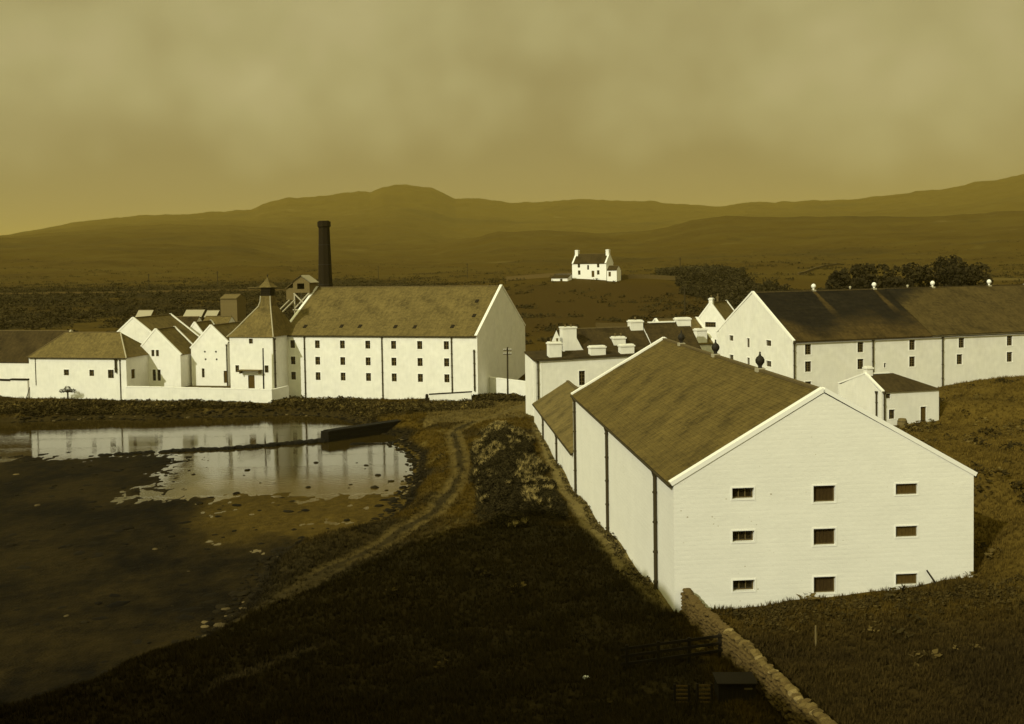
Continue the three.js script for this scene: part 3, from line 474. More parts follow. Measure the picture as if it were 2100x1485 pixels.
{
  const t = thing('chimney_stack', 'tall dark brick chimney stack rising behind the malt barn', 'chimney', [-33.2, 0, -200], 28);
  const oct = (r0, r1, y0, y1) => new THREE.CylinderGeometry(r1, r0, y1 - y0, 8, 1).rotateY(Math.PI / 8).translate(0, (y0 + y1) / 2, 0).toNonIndexed();
  const q = (g) => { g.computeVertexNormals(); return metreUV(g); };
  part('shaft', q(oct(1.75, 1.0, 1, 27.6)), M.brick, t); part('cap', [q(oct(1.02, 1.22, 27.6, 27.9)), q(oct(1.22, 1.2, 27.9, 28.7)), q(oct(1.0, 0.95, 28.7, 28.85))], M.brick, t);
  part('plinth', q(oct(2, 1.9, 0, 4)), M.brick, t);
  for (const y of [14, 17.5, 21, 24.5]) { const r = lerp(1.75, 1, (y - 1) / 26.6); part('iron_band', q(oct(r + 0.03, r + 0.03, y, y + 0.14)), M.iron, t); }
}
{
  const t = thing('hoist_tower', 'pale timber hoist on crossed legs beside the chimney stack', 'hoist', [-35.1, 0, -190.5], 14);
  const W = 1.35, Z = 1.3;
  for (const [x, z] of [[-W, Z], [W, Z], [W, -Z], [-W, -Z]]) part('leg', bar(V(x, 2, z), V(x, 17.2, z), 0.2, 0.2, V(1, 0, 0)), M.woodPale, t);
  for (const y of [6.4, 10.1, 13.75]) part('brace', [bar(V(-W, y, Z + 0.12), V(W, y + 2.6, Z + 0.12), 0.2, 0.2), bar(V(W, y, Z + 0.24), V(-W, y + 2.6, Z + 0.24), 0.2, 0.2), bar(V(-W - 0.3, y - 0.2, Z + 0.1), V(W + 0.3, y - 0.2, Z + 0.1), 0.2, 0.2)], M.woodPale, t);
  part('cabin', [wallGeo('front', Z + 0.2, [[-1.5, 16.6], [1.5, 16.6], [1.5, 18.2], [0, 19.2], [-1.5, 18.2]], [[-0.1, 17.5, 1.3, 0.95]], 0.15), wallGeo('back', -Z - 0.2, [[-1.5, 16.6], [1.5, 16.6], [1.5, 18.2], [0, 19.2], [-1.5, 18.2]], [], 0.15), bx(-1.5, -1.35, 16.6, 18.2, -Z - 0.05, Z + 0.05), bx(1.35, 1.5, 16.6, 18.2, -Z - 0.05, Z + 0.05), bx(-1.6, 1.6, 16.42, 16.6, -Z - 0.3, Z + 0.3)], M.woodMid, t);
  part('roof', [slope(V(-1.8, 18.05, -Z - 0.4), V(0, 0, 2 * Z + 0.8), V(1.8, 1.25, 0)), slope(V(1.8, 18.05, Z + 0.4), V(0, 0, -2 * Z - 0.8), V(-1.8, 1.25, 0))], M.lead, t);
  part('lean_to', [bx(-3.1, -1.62, 15.2, 17.2, -0.8, 0.8), ...[0, 1].map((i) => bar(V(-3.2, 17.1, i ? 1 : -1), V(-1.5, 18.3, i ? 1 : -1), 0.15, 0.1)), tris([[V(-3.4, 17.15, 1.1), V(-1.5, 18.45, 1.1), V(-1.5, 18.45, -1.1), V(-3.4, 17.15, -1.1)]])], M.woodMid, t);
  for (const dx of [0, 0.9]) part('chute_rail', bar(V(-0.9 - dx, 15.2, 2.4), V(-3.6 - dx, 9.9, 9.9), 0.17, 0.17), M.woodPale, t);
}
// ---------------------------------------------------------------- the houses left of the kiln
{
  const t = thing('bothy', 'long low white house with hipped slate roof beside the bay', 'house', [-78.14, 0, -180.62], 14);
  const L = 17.67, D = 9, e = 6.95, r = 10.65, front = [rect(6.85, 4.52, 0.95, 0.95), rect(11.46, 4.48, 0.85, 1), rect(14.9, 4.35, 1.05, 1.35)], right = [rect(1.87, 4.2, 1.1, 1.5)];
  part('wall', wallGeo('front', 0, [[0, -1], [L, -1], [L, e], [0, e]], front.map((f) => f.r), T_), M.lime, t); part('wall', wallGeo('back', -D, [[0, -1], [L, -1], [L, e], [0, e]], [], T_), M.lime, t);
  part('wall', wallGeo('left', 0, [[T_, -1], [D - T_, -1], [D - T_, e], [T_, e]], [], T_), M.lime, t); part('wall', wallGeo('right', L, [[T_, -1], [D - T_, -1], [D - T_, e], [T_, e]], right.map((f) => f.r), T_), M.lime, t);
  for (const f of front) windowAt(t, 'front', 0, f.r, { surround: 0.12 }); windowAt(t, 'right', L, right[0].r, { kind: 'boards', surround: 0.1 });
  const o = 0.22, E = [V(-o, e - 0.05, o), V(L + o, e - 0.05, o), V(L + o, e - 0.05, -D - o), V(-o, e - 0.05, -D - o)], A = V(3.7, r, -D / 2), B = V(13.9, r, -D / 2);
  part('roof', tris([[E[0], E[1], B, A], [E[1], E[2], B], [E[2], E[3], A, B], [E[3], E[0], A], [E[3], E[2], E[1], E[0]]]), M.slate, t);
  part('hip_roll', [rod(E[0], A, 0.1), rod(A, B, 0.1)], M.ridge, t); part('hip_roll', rod(E[1], B, 0.11), M.lead, t);
  gutter(t, [0, e - 0.1, o + 0.06], [L, e - 0.1, o + 0.06]); downpipe(t, [15.9, 0], 4.6, e - 0.1, V(0, 0, 1), 0.16); downpipe(t, [16.6, 0], 0, e - 0.3, V(0, 0, 1), 0.07); downpipe(t, [1.2, 0], 2.4, e - 0.1, V(0, 0, 1), 0.045);
}
{
  const t = thing('gabled_house', 'white gabled house with two pairs of narrow windows', 'house', [-61.8, 0, -183], 14);
  const front = [rect(3.3, 7.15, 0.55, 1.05), rect(4.12, 7.15, 0.55, 1.05), rect(3.42, 3.55, 0.62, 1.85), rect(4.3, 3.55, 0.62, 1.85)].map((f) => ({ ...f, o: { nx: 1, ny: 3, surround: 0.08 } }));
  houseZ(t, { L: 8.25, D: 6, eave: 6.95, ridge: 10.95, apex: 3.85, base: -0.5, wins: { front }, copeW: 0.34 });
  downpipe(t, [8.25, -3.9], 1.6, 6.8, V(1, 0, 0), 0.08);
}
{
  const t = thing('gabled_house', 'white gable end behind the house with paired windows, windowless', 'house', [-70.3, 0, -190.2], 14);
  houseZ(t, { L: 14, D: 12, eave: 7.2, ridge: 12.55, apex: 6.6, base: -0.5, copeW: 0.34 });
}
{
  const t = thing('gabled_house', 'white gabled house with four iron tie plates, next to the kiln', 'house', [-52.75, 0, -183.5], 14);
  const front = [rect(2.1, 3.7, 0.5, 1.5, { nx: 1, ny: 3, surround: 0.07 }), rect(6.1, 3.1, 0.65, 2, { kind: 'boards', nx: 1, ny: 1, surround: 0.07, name: 'door' })];
  houseZ(t, { L: 6.6, D: 13, eave: 7.8, eaveR: 8.8, ridge: 11.4, apex: 3.65, base: -0.5, wins: { front }, copeW: 0.34 });
  for (const [x, y] of [[2.5, 7.2], [4.5, 7.2], [2.6, 5.95], [4.6, 5.95]]) part('tie_plate', new THREE.CylinderGeometry(0.14, 0.16, 0.06, 10).rotateX(Math.PI / 2).translate(x, y, 0.03), M.iron, t);
  downpipe(t, [6.45, 0], 1.6, 8.4, V(0, 0, 1), 0.08);
}
{
  const t = thing('long_shed', 'dark roofed long shed at the left edge, partly behind the hipped house', 'shed', [-108, 0, -197.5], 14);
  houseX(t, { L: 31, D: 10, eave: 5.3, ridge: 10.2, base: -0.5, roofMat: M.slateDark, copeW: 0.3, copeMat: M.lead });
}
struct('yard', bx(17.72, 41.3, 0, 1.62, -19, -2.2).applyMatrix4(new THREE.Matrix4().makeTranslation(0, 0, 0)).applyMatrix4(new THREE.Matrix4().makeRotationY(-14 * Math.PI / 180)).translate(-78.14 + 0.05, 0, -180.62), mat(0.1, 0.07, 0.02, { map: T.grain, bumpMap: T.grainB, bumpScale: 0.05 }));
{
  const t = thing('yard_wall', 'white retaining wall along the bay below the kiln', 'wall', [-78.14, 0, -180.62], 14);
  const a = 17.75, b = 41.85, za = 0.0, zb = -1.9, seg = 12;
  for (let i = 0; i < seg; i++) { const u = i / seg, v = (i + 1) / seg, x0 = lerp(a, b, u), x1 = lerp(a, b, v), z0 = lerp(za, zb, u), z1 = lerp(za, zb, v), y = 2.36 - 0.42 * u + 0.04 * nz(i * 1.7, 3); part('wall', bar(V(x0, (y - 1.2) / 2, z0 + 0.25), V(x1 + 0.01, (y - 1.2) / 2, z1 + 0.25), 0.5, y + 1.2), M.lime, t); part('coping_stone', bar(V(x0 + 0.02, y + 0.06, z0 + 0.25), V(x1 - 0.01, y + 0.06, z1 + 0.25), 0.58, 0.13), M.trim, t); }
  part('wall', bar(V(b - 0.25, 0.45, zb - 0.02), V(b + 0.5, 0.6, -6), 0.5, 3.1), M.lime, t);
}
{
  const t = thing('garden_wall', 'white wall with dark sagging coping left of the hipped house', 'wall', [-78.3, 0, -180.6], 14);
  for (let i = 0; i < 5; i++) { const x = -0.2 - i * 3.2, y = 3.2 - 0.07 * i; part('wall', bx(x - 3.195, x, -1, y, -0.4, 0.05), M.lime, t); part('coping', bar(V(x - 3.19, y + 0.1, -0.17), V(x, y + 0.1 - 0.06 * (i % 2), -0.17), 0.6, 0.26), M.woodDark, t); }
}
tag(part('yard_post', rod(V(-38.55, 1, -172.55), V(-38.5, 8.4, -172.55), 0.13, 0.1), M.woodDark, scene), 'dark upright pole standing in front of the kiln door', 'post');
{ // huts on the slope behind
  const hut = (name, label, x, z, L, D, y, e, r, m, w, deg = 8) => { const t = thing(name, label, 'shed', [x, y, z], deg); houseX(t, { L, D, eave: e, ridge: r, base: -1, roofMat: m, wallMat: w, cope: false, over: 0.3 }); return t; };
  hut('hut', 'small pale roofed hut on the slope behind the windowless gable', -99.5, -296, 4.2, 4, 5.6, 2.3, 3.9, M.lead, M.stone);
  hut('hut', 'larger of two pale roofed huts in a row behind the gabled houses', -87.5, -298, 5.2, 4.5, 5.4, 2.3, 3.9, M.lead, M.stone3);
  hut('hut', 'smaller of two pale roofed huts in a row behind the gabled houses', -81.6, -297, 3.4, 4.5, 5.4, 2.2, 3.7, M.lead, M.stone3);
  hut('timber_tower', 'tall dark boxy timber building behind the kiln', -76.2, -293, 4.9, 4.4, 4.6, 7.9, 8.8, M.woodMid, M.woodMid, 17);
  hut('shed', 'low slate roofed shed behind the gable with tie plates', -58.4, -208, 5.4, 6, 2, 7.2, 9.6, M.slate, M.lime, 14);
  const t = thing('gabled_shed', 'small white gable peeping over the house with tie plates', 'shed', [-59.4, 1, -203], 14); houseZ(t, { L: 4, D: 6, eave: 7.4, ridge: 9.9, base: -1, copeW: 0.3 });
  hut('shed', 'dark roofed shed between the two rows of gabled houses', -66.5, -206, 8, 7, 1.5, 7.2, 10.2, M.slateDark, M.lime, 14);
}
// ---------------------------------------------------------------- dwellings in the middle
{
  const t = thing('dwelling_house', 'white house with square chimneys along its front, right behind the low range', 'house', [2.72, 0, -147], -14), L = 17, D = 4.4, e = 8.2, f = rect(6.65, 5.55, 0.85, 1.95, { nx: 2, ny: 4, surround: 0.12 });
  part('wall', wallGeo('front', 0, [[0, -0.5], [L, -0.5], [L, e + 0.3], [0, e]], [f.r], T_), M.harl, t); part('wall', wallGeo('back', -D, [[0, -0.5], [L, -0.5], [L, 8.8], [0, 8.6]], [], T_), M.harl, t);
  for (const [sd, x] of [['left', 0], ['right', L]]) part('wall', wallGeo(sd, x, [[T_, -0.5], [D - T_, -0.5], [D - T_, 8.6], [T_, e]], [], T_), M.harl, t);
  windowAt(t, 'front', 0, f.r, f.o); part('roof', slope(V(-0.15, e - 0.02, 0.2), V(L + 0.3, 0.3, 0), V(0, 0.75, -D - 0.3)), M.slateDark, t);
  downpipe(t, [0.55, 0], 0.9, 8.1, V(0, 0, 1), 0.1); part('quoin', bx(-0.06, 0.3, -0.4, 8.1, -0.2, 0.06), M.trim, t); part('quoin', bx(0.8, 1.1, -0.4, 8.1, 0, 0.04), M.trim, t);
  gutter(t, [0, 8.1, 0.26], [L, 8.4, 0.26]);
  for (const [x, y1, z, w, d] of [[3.15, 10.15, -1, 1.7, 1.2], [9.05, 9.45, -0.8, 2.1, 1.1], [13.2, 9.5, -0.8, 1.9, 1.1]]) chimney(t, x, 7.6, y1, z, w, d, M.harl, y1 > 10 ? 2 : 0);
}
{
  const t = thing('dwelling_house', 'dark roofed house with tall flared chimney on its left gable', 'house', [7.2, 0, -150.8], -14), L = 12.6, D = 9;
  houseX(t, { L, D, eave: 8.5, ridge: 11.6, base: -0.5, wallMat: M.harl, roofMat: M.slateDark, cope: false });
  const c = part('chimney', [bx(-0.25, 1.7, 8.4, 12, -2.1, -0.6), bx(-0.33, 1.78, 12, 12.2, -2.2, -0.5), wallGeo('front', -0.62, [[-0.25, 8.4], [3.3, 8.4], [2.5, 9.2], [1.7, 10.7], [-0.25, 10.7]], [], 1.4)], M.harl, t); for (const x of [0.6, 1.4]) part('chimney_pot', rod(V(x - 0.25, 12.2, -1.35), V(x - 0.25, 12.5, -1.35), 0.16, 0.13), M.ridge, c);
  chimney(t, 8.1, 8.6, 10.3, -1.9, 1.7, 1.4, M.harl, 2); chimney(t, 11.6, 10.6, 12.35, -4.5, 1.8, 1.4, M.harl, 1);
}
{
  const t = thing('dwelling_house', 'dark roofed house with white ridge and one broad chimney, behind the largest warehouse peak', 'house', [19.45, 0, -153.85], -14);
  houseX(t, { L: 7, D: 9, eave: 8.6, ridge: 12.05, base: -0.5, wallMat: M.harl, roofMat: M.slateDark, cope: false });
  part('ridge_flashing', bar(V(0.9, 12.26, -4.5), V(4.9, 12.26, -4.5), 0.5, 0.16), M.trim, t); chimney(t, 6.1, 11, 12.5, -4.5, 2, 1.4, M.harl, 0);
}
{
  const t = thing('dwelling_house', 'slate roofed house with two capped chimneys beside the ball-ventilator warehouse', 'house', [23.2, 0, -163], -16);
  houseX(t, { L: 6.9, D: 12, eave: 8.6, ridge: 12, base: -0.5, wallMat: M.harl, copeW: 0.3 });
  chimney(t, 1.4, 8, 10.3, -0.7, 1.5, 1.1, M.harl, 1); chimney(t, 4.9, 8, 10.55, -0.7, 1.6, 1.2, M.harl, 1);
  part('gable_wall', wallGeo('front', 0.02, [[0.1, 8], [3.1, 8], [2.1, 9.5], [0.9, 9.5]], [], 0.4), M.harl, t);
}
{
  const t = thing('lodge', 'small lodge with steep white gable and grey roof behind the ball-ventilator warehouse', 'house', [32.9, 4, -199], 33);
  houseZ(t, { L: 5, D: 7.5, eave: 6.1, ridge: 9.2, base: -4, copeW: 0.3, wins: { front: [rect(2.5, 5.4, 2, 0.9, { nx: 4, ny: 2 })] } });
  chimney(t, 2.5, 8.6, 9.8, -0.5, 0.7, 0.7, M.harl, 1); chimney(t, 2.5, 9, 10, -3.4, 0.35, 0.35, M.ridge, 1);
}
{
  const t = thing('cottage', 'small white cottage with dark hipped roof behind the largest warehouse gable', 'cottage', [40.9, 0, -124], -15);
  const L = 7.35, D = 8.9, e = 6.1, r = 7.75, front = [rect(5.35, 3.2, 0.75, 2, { kind: 'boards', nx: 1, ny: 1, name: 'door', surround: 0.08 }), rect(1.3, 3.55, 0.75, 1.05, { surround: 0.08 }), rect(0.85, 5.6, 0.6, 0.55, { surround: 0.06 })];
  part('wall', wallGeo('front', 0, [[0, 0], [L, 0], [L, e], [0, e]], front.map((f) => f.r), T_), M.harl, t); part('wall', wallGeo('back', -D, [[0, 0], [L, 0], [L, e], [0, e]], [], T_), M.harl, t);
  part('wall', wallGeo('left', 0, [[T_, 0], [D - T_, 0], [D - T_, e], [3.9, r - 0.05], [3.1, r - 0.05], [T_, e]], [], T_), M.harl, t); part('wall', wallGeo('right', L, [[T_, 0], [D - T_, 0], [D - T_, e], [T_, e]], [], T_), M.harl, t);
  for (const f of front) windowAt(t, 'front', 0, f.r, f.o);
  const E = [V(0.02, e - 0.02, 0.25), V(L + 0.25, e - 0.02, 0.25), V(L + 0.25, e - 0.02, -D - 0.2), V(0.02, e - 0.02, -D - 0.2)], A = V(0.02, r, -3.4), B = V(3.7, r, -3.4);
  part('roof', tris([[E[0], E[1], B, A], [E[1], E[2], B], [E[2], E[3], A, B], [E[3], E[2], E[1], E[0]]]), M.slateDark, t);
  part('coping', [bar(V(0.1, e + 0.08, 0.2), V(0.1, r + 0.12, -3.3), 0.3, 0.18), bar(V(0.1, e + 0.08, -D), V(0.1, r + 0.123, -3.3), 0.3, 0.177), bar(V(0.1, r + 0.08, -3.3), V(3.2, r + 0.08, -3.4), 0.3, 0.16)], M.trim, t);
  chimney(t, 0.5, r - 0.6, r + 0.6, -3.4, 0.75, 0.75, M.harl, 0); downpipe(t, [0.3, 0], 2.2, e, V(0, 0, 1), 0.1); downpipe(t, [0, -0.8], 2.4, e, V(-1, 0, 0), 0.1);
}
{
  const b = lathe([[0, 0], [0.42, 0], [0.52, 0.3], [0.55, 0.6], [0.5, 0.9], [0.4, 1.15], [0.36, 1.15], [0.34, 1.05], [0, 1.05]], 14), t = thing('water_butt', 'round wooden butt under the window of the hipped cottage', 'barrel', [42.75, 2.15, -122.7]);
  part('staves', b, M.woodMid, t); for (const y of [0.2, 0.85]) part('hoop', new THREE.TorusGeometry(y < 0.5 ? 0.5 : 0.52, 0.025, 5, 16).rotateX(Math.PI / 2).translate(0, y, 0), M.iron, t);
}
// ---------------------------------------------------------------- the farmhouse on the knoll
{
  const y = height(27, -398) - 0.3, t = thing('farmhouse', 'white farmhouse with two end chimneys alone on the far knoll', 'house', [21.4, 14.7, -395], 27);
  const front = []; for (const [x, q, w, h] of [[2.6, 4.1, 0.9, 1.3], [6.1, 3.5, 0.7, 1.6], [9.9, 4.1, 0.9, 1.3], [2.7, 1.7, 0.95, 1.5], [9.9, 1.7, 0.95, 1.5]]) front.push(rect(x, q, w, h, { surround: 0 })); front.push(rect(7.9, 1.2, 1.05, 2.2, { kind: 'boards', nx: 1, ny: 1, surround: 0, name: 'door' }));
  houseX(t, { L: 12.9, D: 6.6, eave: 4.9, ridge: 8.1, base: -3, wins: { front }, wallMat: M.trim, roofMat: M.slateDark, copeW: 0.55 });
  for (const x of [0.6, 12.3]) chimney(t, x, 7.4, 9.3, -3.3, 1.1, 1.5, M.trim, 2);
  const u = thing('farmhouse_annex', 'low white wing against the right end of the knoll farmhouse', 'house', [33, 14.6, -387.5], 27); houseX(u, { L: 3.6, D: 4, eave: 2.6, ridge: 4, base: -3, wallMat: M.trim, roofMat: M.slateDark, cope: false, wins: { front: [rect(1, 1.2, 0.9, 1.6, { kind: 'boards', surround: 0, nx: 1, ny: 1, name: 'door' })] } });
  const v = thing('byre', 'small white byre with mono-pitch roof below the knoll farmhouse', 'shed', [13.9, 12, -391], 24);
  part('wall', wallGeo('front', 0, [[0, -2], [6, -2], [6, 2.6], [0, 2.6]], [[3.7, 1.9, 0.9, 1]], 0.4), M.trim, v); part('wall', wallGeo('back', -4, [[0, -2], [6, -2], [6, 4], [0, 4]], [], 0.4), M.trim, v);
  for (const [s, x] of [['left', 0], ['right', 6]]) part('wall', wallGeo(s, x, [[0.4, -2], [3.6, -2], [3.6, 3.9], [0.4, 2.7]], [], 0.4), M.trim, v);
  part('roof', slope(V(-0.2, 2.6, 0.2), V(6.4, 0, 0), V(0, 1.5, -4.4)), M.slateDark, v); windowAt(v, 'front', 0, [3.7, 1.9, 0.9, 1], { surround: 0 });
}
// ---------------------------------------------------------------- walls, jetty, stones
function rockGeo(seed, sx = 1, sy = 0.7, sz = 1, det = 1) {
  const g = new THREE.IcosahedronGeometry(1, det), p = g.attributes.position, v = new THREE.Vector3();
  for (let i = 0; i < p.count; i++) { v.fromBufferAttribute(p, i); const k = 1 + 0.33 * nz(v.x * 1.3 + seed * 5.1, v.y * 1.3, v.z * 1.3) + 0.15 * nz(v.x * 3.1, v.y * 3.1 + seed, v.z * 3.1); p.setXYZ(i, v.x * k * sx, v.y * k * sy, v.z * k * sz); }
  g.computeVertexNormals(); return metreUV(g);
}
const ROCKS = [0, 1, 2, 3, 4].map((i) => rockGeo(i + 1));
{ // low boundary walls by the malt barn
  const t = thing('boundary_wall', 'white boundary wall running from the malt barn gable to the many-chimneyed house', 'wall', [-5.2, 0.5, -177]);
  const n = 6, a = V(0, 0, 0), b = V(8.4, 0, 12.4); for (let i = 0; i < n; i++) { const p = a.clone().lerp(b, i / n), q = a.clone().lerp(b, (i + 1) / n); p.y = q.y = 0.95 + 0.03 * i; part('wall', bar(p, q, 0.45, 3.2), M.lime, t); const c = p.clone(), e = q.clone(); c.y = e.y = 2.6 + 0.03 * i; part('coping_stone', bar(c, e, 0.52, 0.12), M.trim, t); }
  const u = thing('boundary_wall', 'short white wall with sloping dark coping in front of the malt barn', 'wall', [-12.6, 0.3, -168.2]);
  const dir = V(6.3, 0, 0.6); part('wall', [bar(V(0, 0.45, 0), V(3.2, 0.62, 0.3), 0.4, 1.15), bar(V(3.2, 0.62, 0.3), V(6.3, 0.8, 0.6), 0.4, 1.15)], M.lime, u); part('coping_stone', bar(V(-0.1, 1.08, 0), V(6.4, 1.43, 0.6), 0.5, 0.14), M.woodDark, u);
  tag(part('gate_post', [bx(-13.25, -12.8, -0.3, 1.25, -168.4, -168), bx(-13.2, -12.85, 1.25, 1.4, -168.35, -168.05)], M.woodDark, scene), 'squat dark post at the end of the short sloping wall', 'post');
}
{ // drystone wall below the near warehouse
  const P = [V(9.45, 0, -62.15), V(9.75, 0, -58), V(10.2, 0, -54.2), V(10.65, 0, -50.4), V(11.05, 0, -46.6), V(11.6, 0, -42), V(12.2, 0, -36)], cv = new THREE.CatmullRomCurve3(P), L = cv.getLength(), R = rng(77);
  const t = thing('drystone_wall', 'rough drystone wall running down from the corner of the nearest warehouse', 'wall', [0, 0, 0]);
  const Wd = 0.5, Ht = 1.22, stones = [];
  const mats = [M.stone, M.stone2, M.stone3, M.stone, M.stone2, M.stone4];
  const frame = (s) => { const p = cv.getPointAt(clamp(s / L, 0, 1)), d = cv.getTangentAt(clamp(s / L, 0, 1)); d.y = 0; d.normalize(); return { p, d, n: V(d.z, 0, -d.x), y: height(p.x, p.z) }; }; // n points to the bay side
  const core = []; for (let s = 0; s < L - 0.7; s += 0.7) { const a = frame(s), b = frame(s + 0.7); core.push(bar(V(a.p.x, a.y + Ht / 2 - 0.25, a.p.z), V(b.p.x, b.y + Ht / 2 - 0.25, b.p.z), Wd - 0.12, Ht + 0.3)); }
  part('core', core, M.stone3, t);
  for (let row = 0; row < 6; row++) for (const sd of [1, -1]) { let s = R() * 0.3; while (s < L) { const len = 0.2 + R() * R() * 0.5, f = frame(s + len / 2); stones.push([f, len * 0.58, 0.1 + R() * 0.075, (row + 0.5) * 0.2 + (R() - 0.5) * 0.12, sd * (Wd / 2 - 0.02 - R() * 0.1), s, 0.12 + 0.05 * R(), sd < 0]); s += len; } }
  { let s = 0; while (s < L) { const len = 0.16 + R() * 0.2, f = frame(s + len / 2); stones.push([f, len * 0.66, 0.12 + R() * 0.14, Ht + 0.02 + 0.08 * R(), (R() - 0.5) * 0.16, s, 0.2 + 0.1 * R(), false]); s += len * 0.95; } }
  const rest = []; let count = 0; stones.sort((a, b) => b[5] - a[5]);
  for (const [f, hl, hh, yy, off, s, hw, hid] of stones) {
    const m = new THREE.Matrix4().makeBasis(f.d, V(0, 1, 0), f.d.clone().cross(V(0, 1, 0))), q = V(f.p.x + f.n.x * off, f.y + yy, f.p.z + f.n.z * off);
    m.scale(V(hl, hh, hw)); m.setPosition(q); const rot = new THREE.Matrix4().makeRotationFromEuler(new THREE.Euler((R() - 0.5) * 0.6, (R() - 0.5) * 0.6, (R() - 0.5) * 0.6)); m.multiply(rot);
    if (!hid && count < 298 && s < L - 5) { const o = part('stone', ROCKS[Math.floor(R() * 5)], mats[Math.floor(R() * 6)], t); o.applyMatrix4(m); count++; } else rest.push([m, Math.floor(R() * 5)]);
  }
  const o = part('stone_fill', rest.map(([m, i]) => ROCKS[i].clone().applyMatrix4(m)), M.stone, t); o.userData.kind = 'stuff';
}
{ // jetty and breakwater
  const t = thing('jetty', 'dark weed covered stone jetty reaching into the bay', 'jetty', [-24.3, WATER, -143]);
  const R = rng(5), d = V(12.6, 0, -12.6), n = 11;
  for (let i = 0; i < n; i++) for (let r = 0; r < 3; r++) { const a = d.clone().multiplyScalar(i / n), b = d.clone().multiplyScalar((i + 0.985) / n); a.y = b.y = 0.2 + r * 0.44 - 0.02 * i * 0; const w = 1.7 - 0.06 * r + 0.1 * R(); part('block', bar(a, b, w, 0.435), r === 2 ? M.weedStone : M.weedStone, t); }
  const a = V(0, 1.36, 0), b = d.clone(); b.y = 1.36; part('deck', bar(a.lerp(b, 0.02), b, 1.5, 0.1), M.weedStone, t);
}
{
  const t = thing('breakwater', 'line of dark weedy boulders crossing the bay to the jetty', 'breakwater', [-24.6, WATER, -142.9]), R = rng(9), A = [[-51, 135], [-45, 136.6], [-34.9, 138.7], [-29, 141.2], [-24.6, 142.9]];
  const cv = new THREE.CatmullRomCurve3(A.map(([x, d]) => V(x, 0, -d)));
  for (let i = 0; i < 96; i++) { const u = i / 95, p = cv.getPointAt(u), s = (0.28 + 0.42 * R()) * (0.8 + 0.4 * u); if (u < 0.3 && R() < 0.3) continue; const o = part('stone', ROCKS[i % 5], M.weedStone, t); o.position.set(p.x + 24.6 + (R() - 0.5) * 0.5, -0.05 + 0.12 * u, p.z + 142.9 + (R() - 0.5) * 0.6); o.scale.set(s * 1.3, s * 0.75, s); o.rotation.y = R() * 6; }
  const u = thing('breakwater', 'short broken row of stones in the water below the jetty', 'breakwater', [-20.5, WATER, -140.2]);
  for (let i = 0; i < 17; i++) { const o = part('stone', ROCKS[i % 5], M.weedStone, u), s = 0.16 + 0.22 * R(); o.position.set(i * 0.36 + (i > 9 ? 0.3 * (i - 9) * 0.2 : 0), 0, -0.2 + (R() - 0.5) * 0.3); o.scale.set(s * 1.3, s * 0.9, s); o.rotation.y = R() * 6; }
}
for (const [px, d, s, name, label, m] of [[3.15, 51, 0.13, 'white_stone', 'single pale stone lying in the darkened ground at the bottom', M.trim], [9.15, 55.2, 0.2, 'boulder', 'small tan boulder beside the drystone wall and dark rails', M.stone2]]) {
  const o = part(name, rockGeo(d, s * 1.2, s * (s > 1 ? 0.42 : 0.8), s, s > 1 ? 12 : 3), m, scene); o.position.set(px, height(px, -d) + s * 0.25, -d); tag(o, label, 'stone');
}
{ // dark rails, slatted gates and a small timber hut at the foot of the wall
  const y = (x, d) => height(x, -d);
  const t = thing('rail_fence', 'dark post and rail fence beside the drystone wall', 'fence', [5.2, y(5.2, 52.5), -52.5]);
  for (let i = 0; i < 4; i++) part('post', bx(i * 1.55 - 0.07, i * 1.55 + 0.07, -0.3, 1.25, -0.45 * i - 0.07, -0.45 * i + 0.07), M.woodDark, t);
  for (const h of [0.35, 0.72, 1.08]) part('rail', bar(V(-0.3, h, 0.1), V(4.75, h + 0.1, -1.28), 0.06, 0.13), M.woodDark, t);
  const gate = thing('slatted_gate', 'left one of two slatted wooden gates at the bottom', 'gate', [6.75, y(6.9, 47.4) - 0.12, -47.5], 3, 'slatted gates');
  for (const x of [0, 0.6]) part('stile', bx(x - 0.05, x + 0.05, -0.1, 1.12, -0.05, 0.05), M.woodDark, gate); for (let i = 0; i < 6; i++) part('slat', bx(0.052, 0.548, 0.1 + i * 0.18, 0.17 + i * 0.18, -0.02, 0.02), M.board, gate);
  const g2 = gate.clone(); g2.name = numbered('slatted_gate'); g2.position.x += 0.98; g2.userData = { label: 'right one of two slatted wooden gates at the bottom, nearer the hut', category: 'gate', group: 'slatted gates' }; scene.add(g2);
  const h = thing('timber_hut', 'small dark timber hut between the slatted gates and the drystone wall', 'hut', [8.65, y(9, 47.2) - 0.1, -47.6], 2);
  for (let i = 0; i < 8; i++) part('board', bx(i * 0.2, i * 0.2 + 0.19, -0.3, 0.9, -0.012 * (i % 2), 0.02 - 0.012 * (i % 2)), M.woodDark, h);
  part('wall', [bx(0, 0.04, -0.3, 0.9, -1.2, -0.03), bx(1.55, 1.59, -0.3, 0.9, -1.2, -0.03), bx(0, 1.59, -0.3, 0.92, -1.24, -1.2)], M.woodDark, h); part('roof', bar(V(0.8, 0.98, 0.15), V(0.8, 0.93, -1.35), 1.75, 0.06), M.woodDark, h); part('board', bx(1.1, 1.45, 0.7, 0.77, 0.022, 0.045), M.woodMid, h);
}
tag(part('stick', rod(V(23.9, 2.5, -62.6), V(23.35, 3.45, -63.05), 0.05, 0.045), M.woodDark, scene), 'dark stick leaning on the gable foot of the nearest warehouse', 'stick');
{ const y = height(14.85, -55); tag(part('stake', rod(V(14.86, y - 0.2, -55), V(14.85, y + 1.05, -55), 0.06, 0.05), M.woodMid, scene), 'wooden stake standing in the grass below the warehouse gable', 'stake'); }
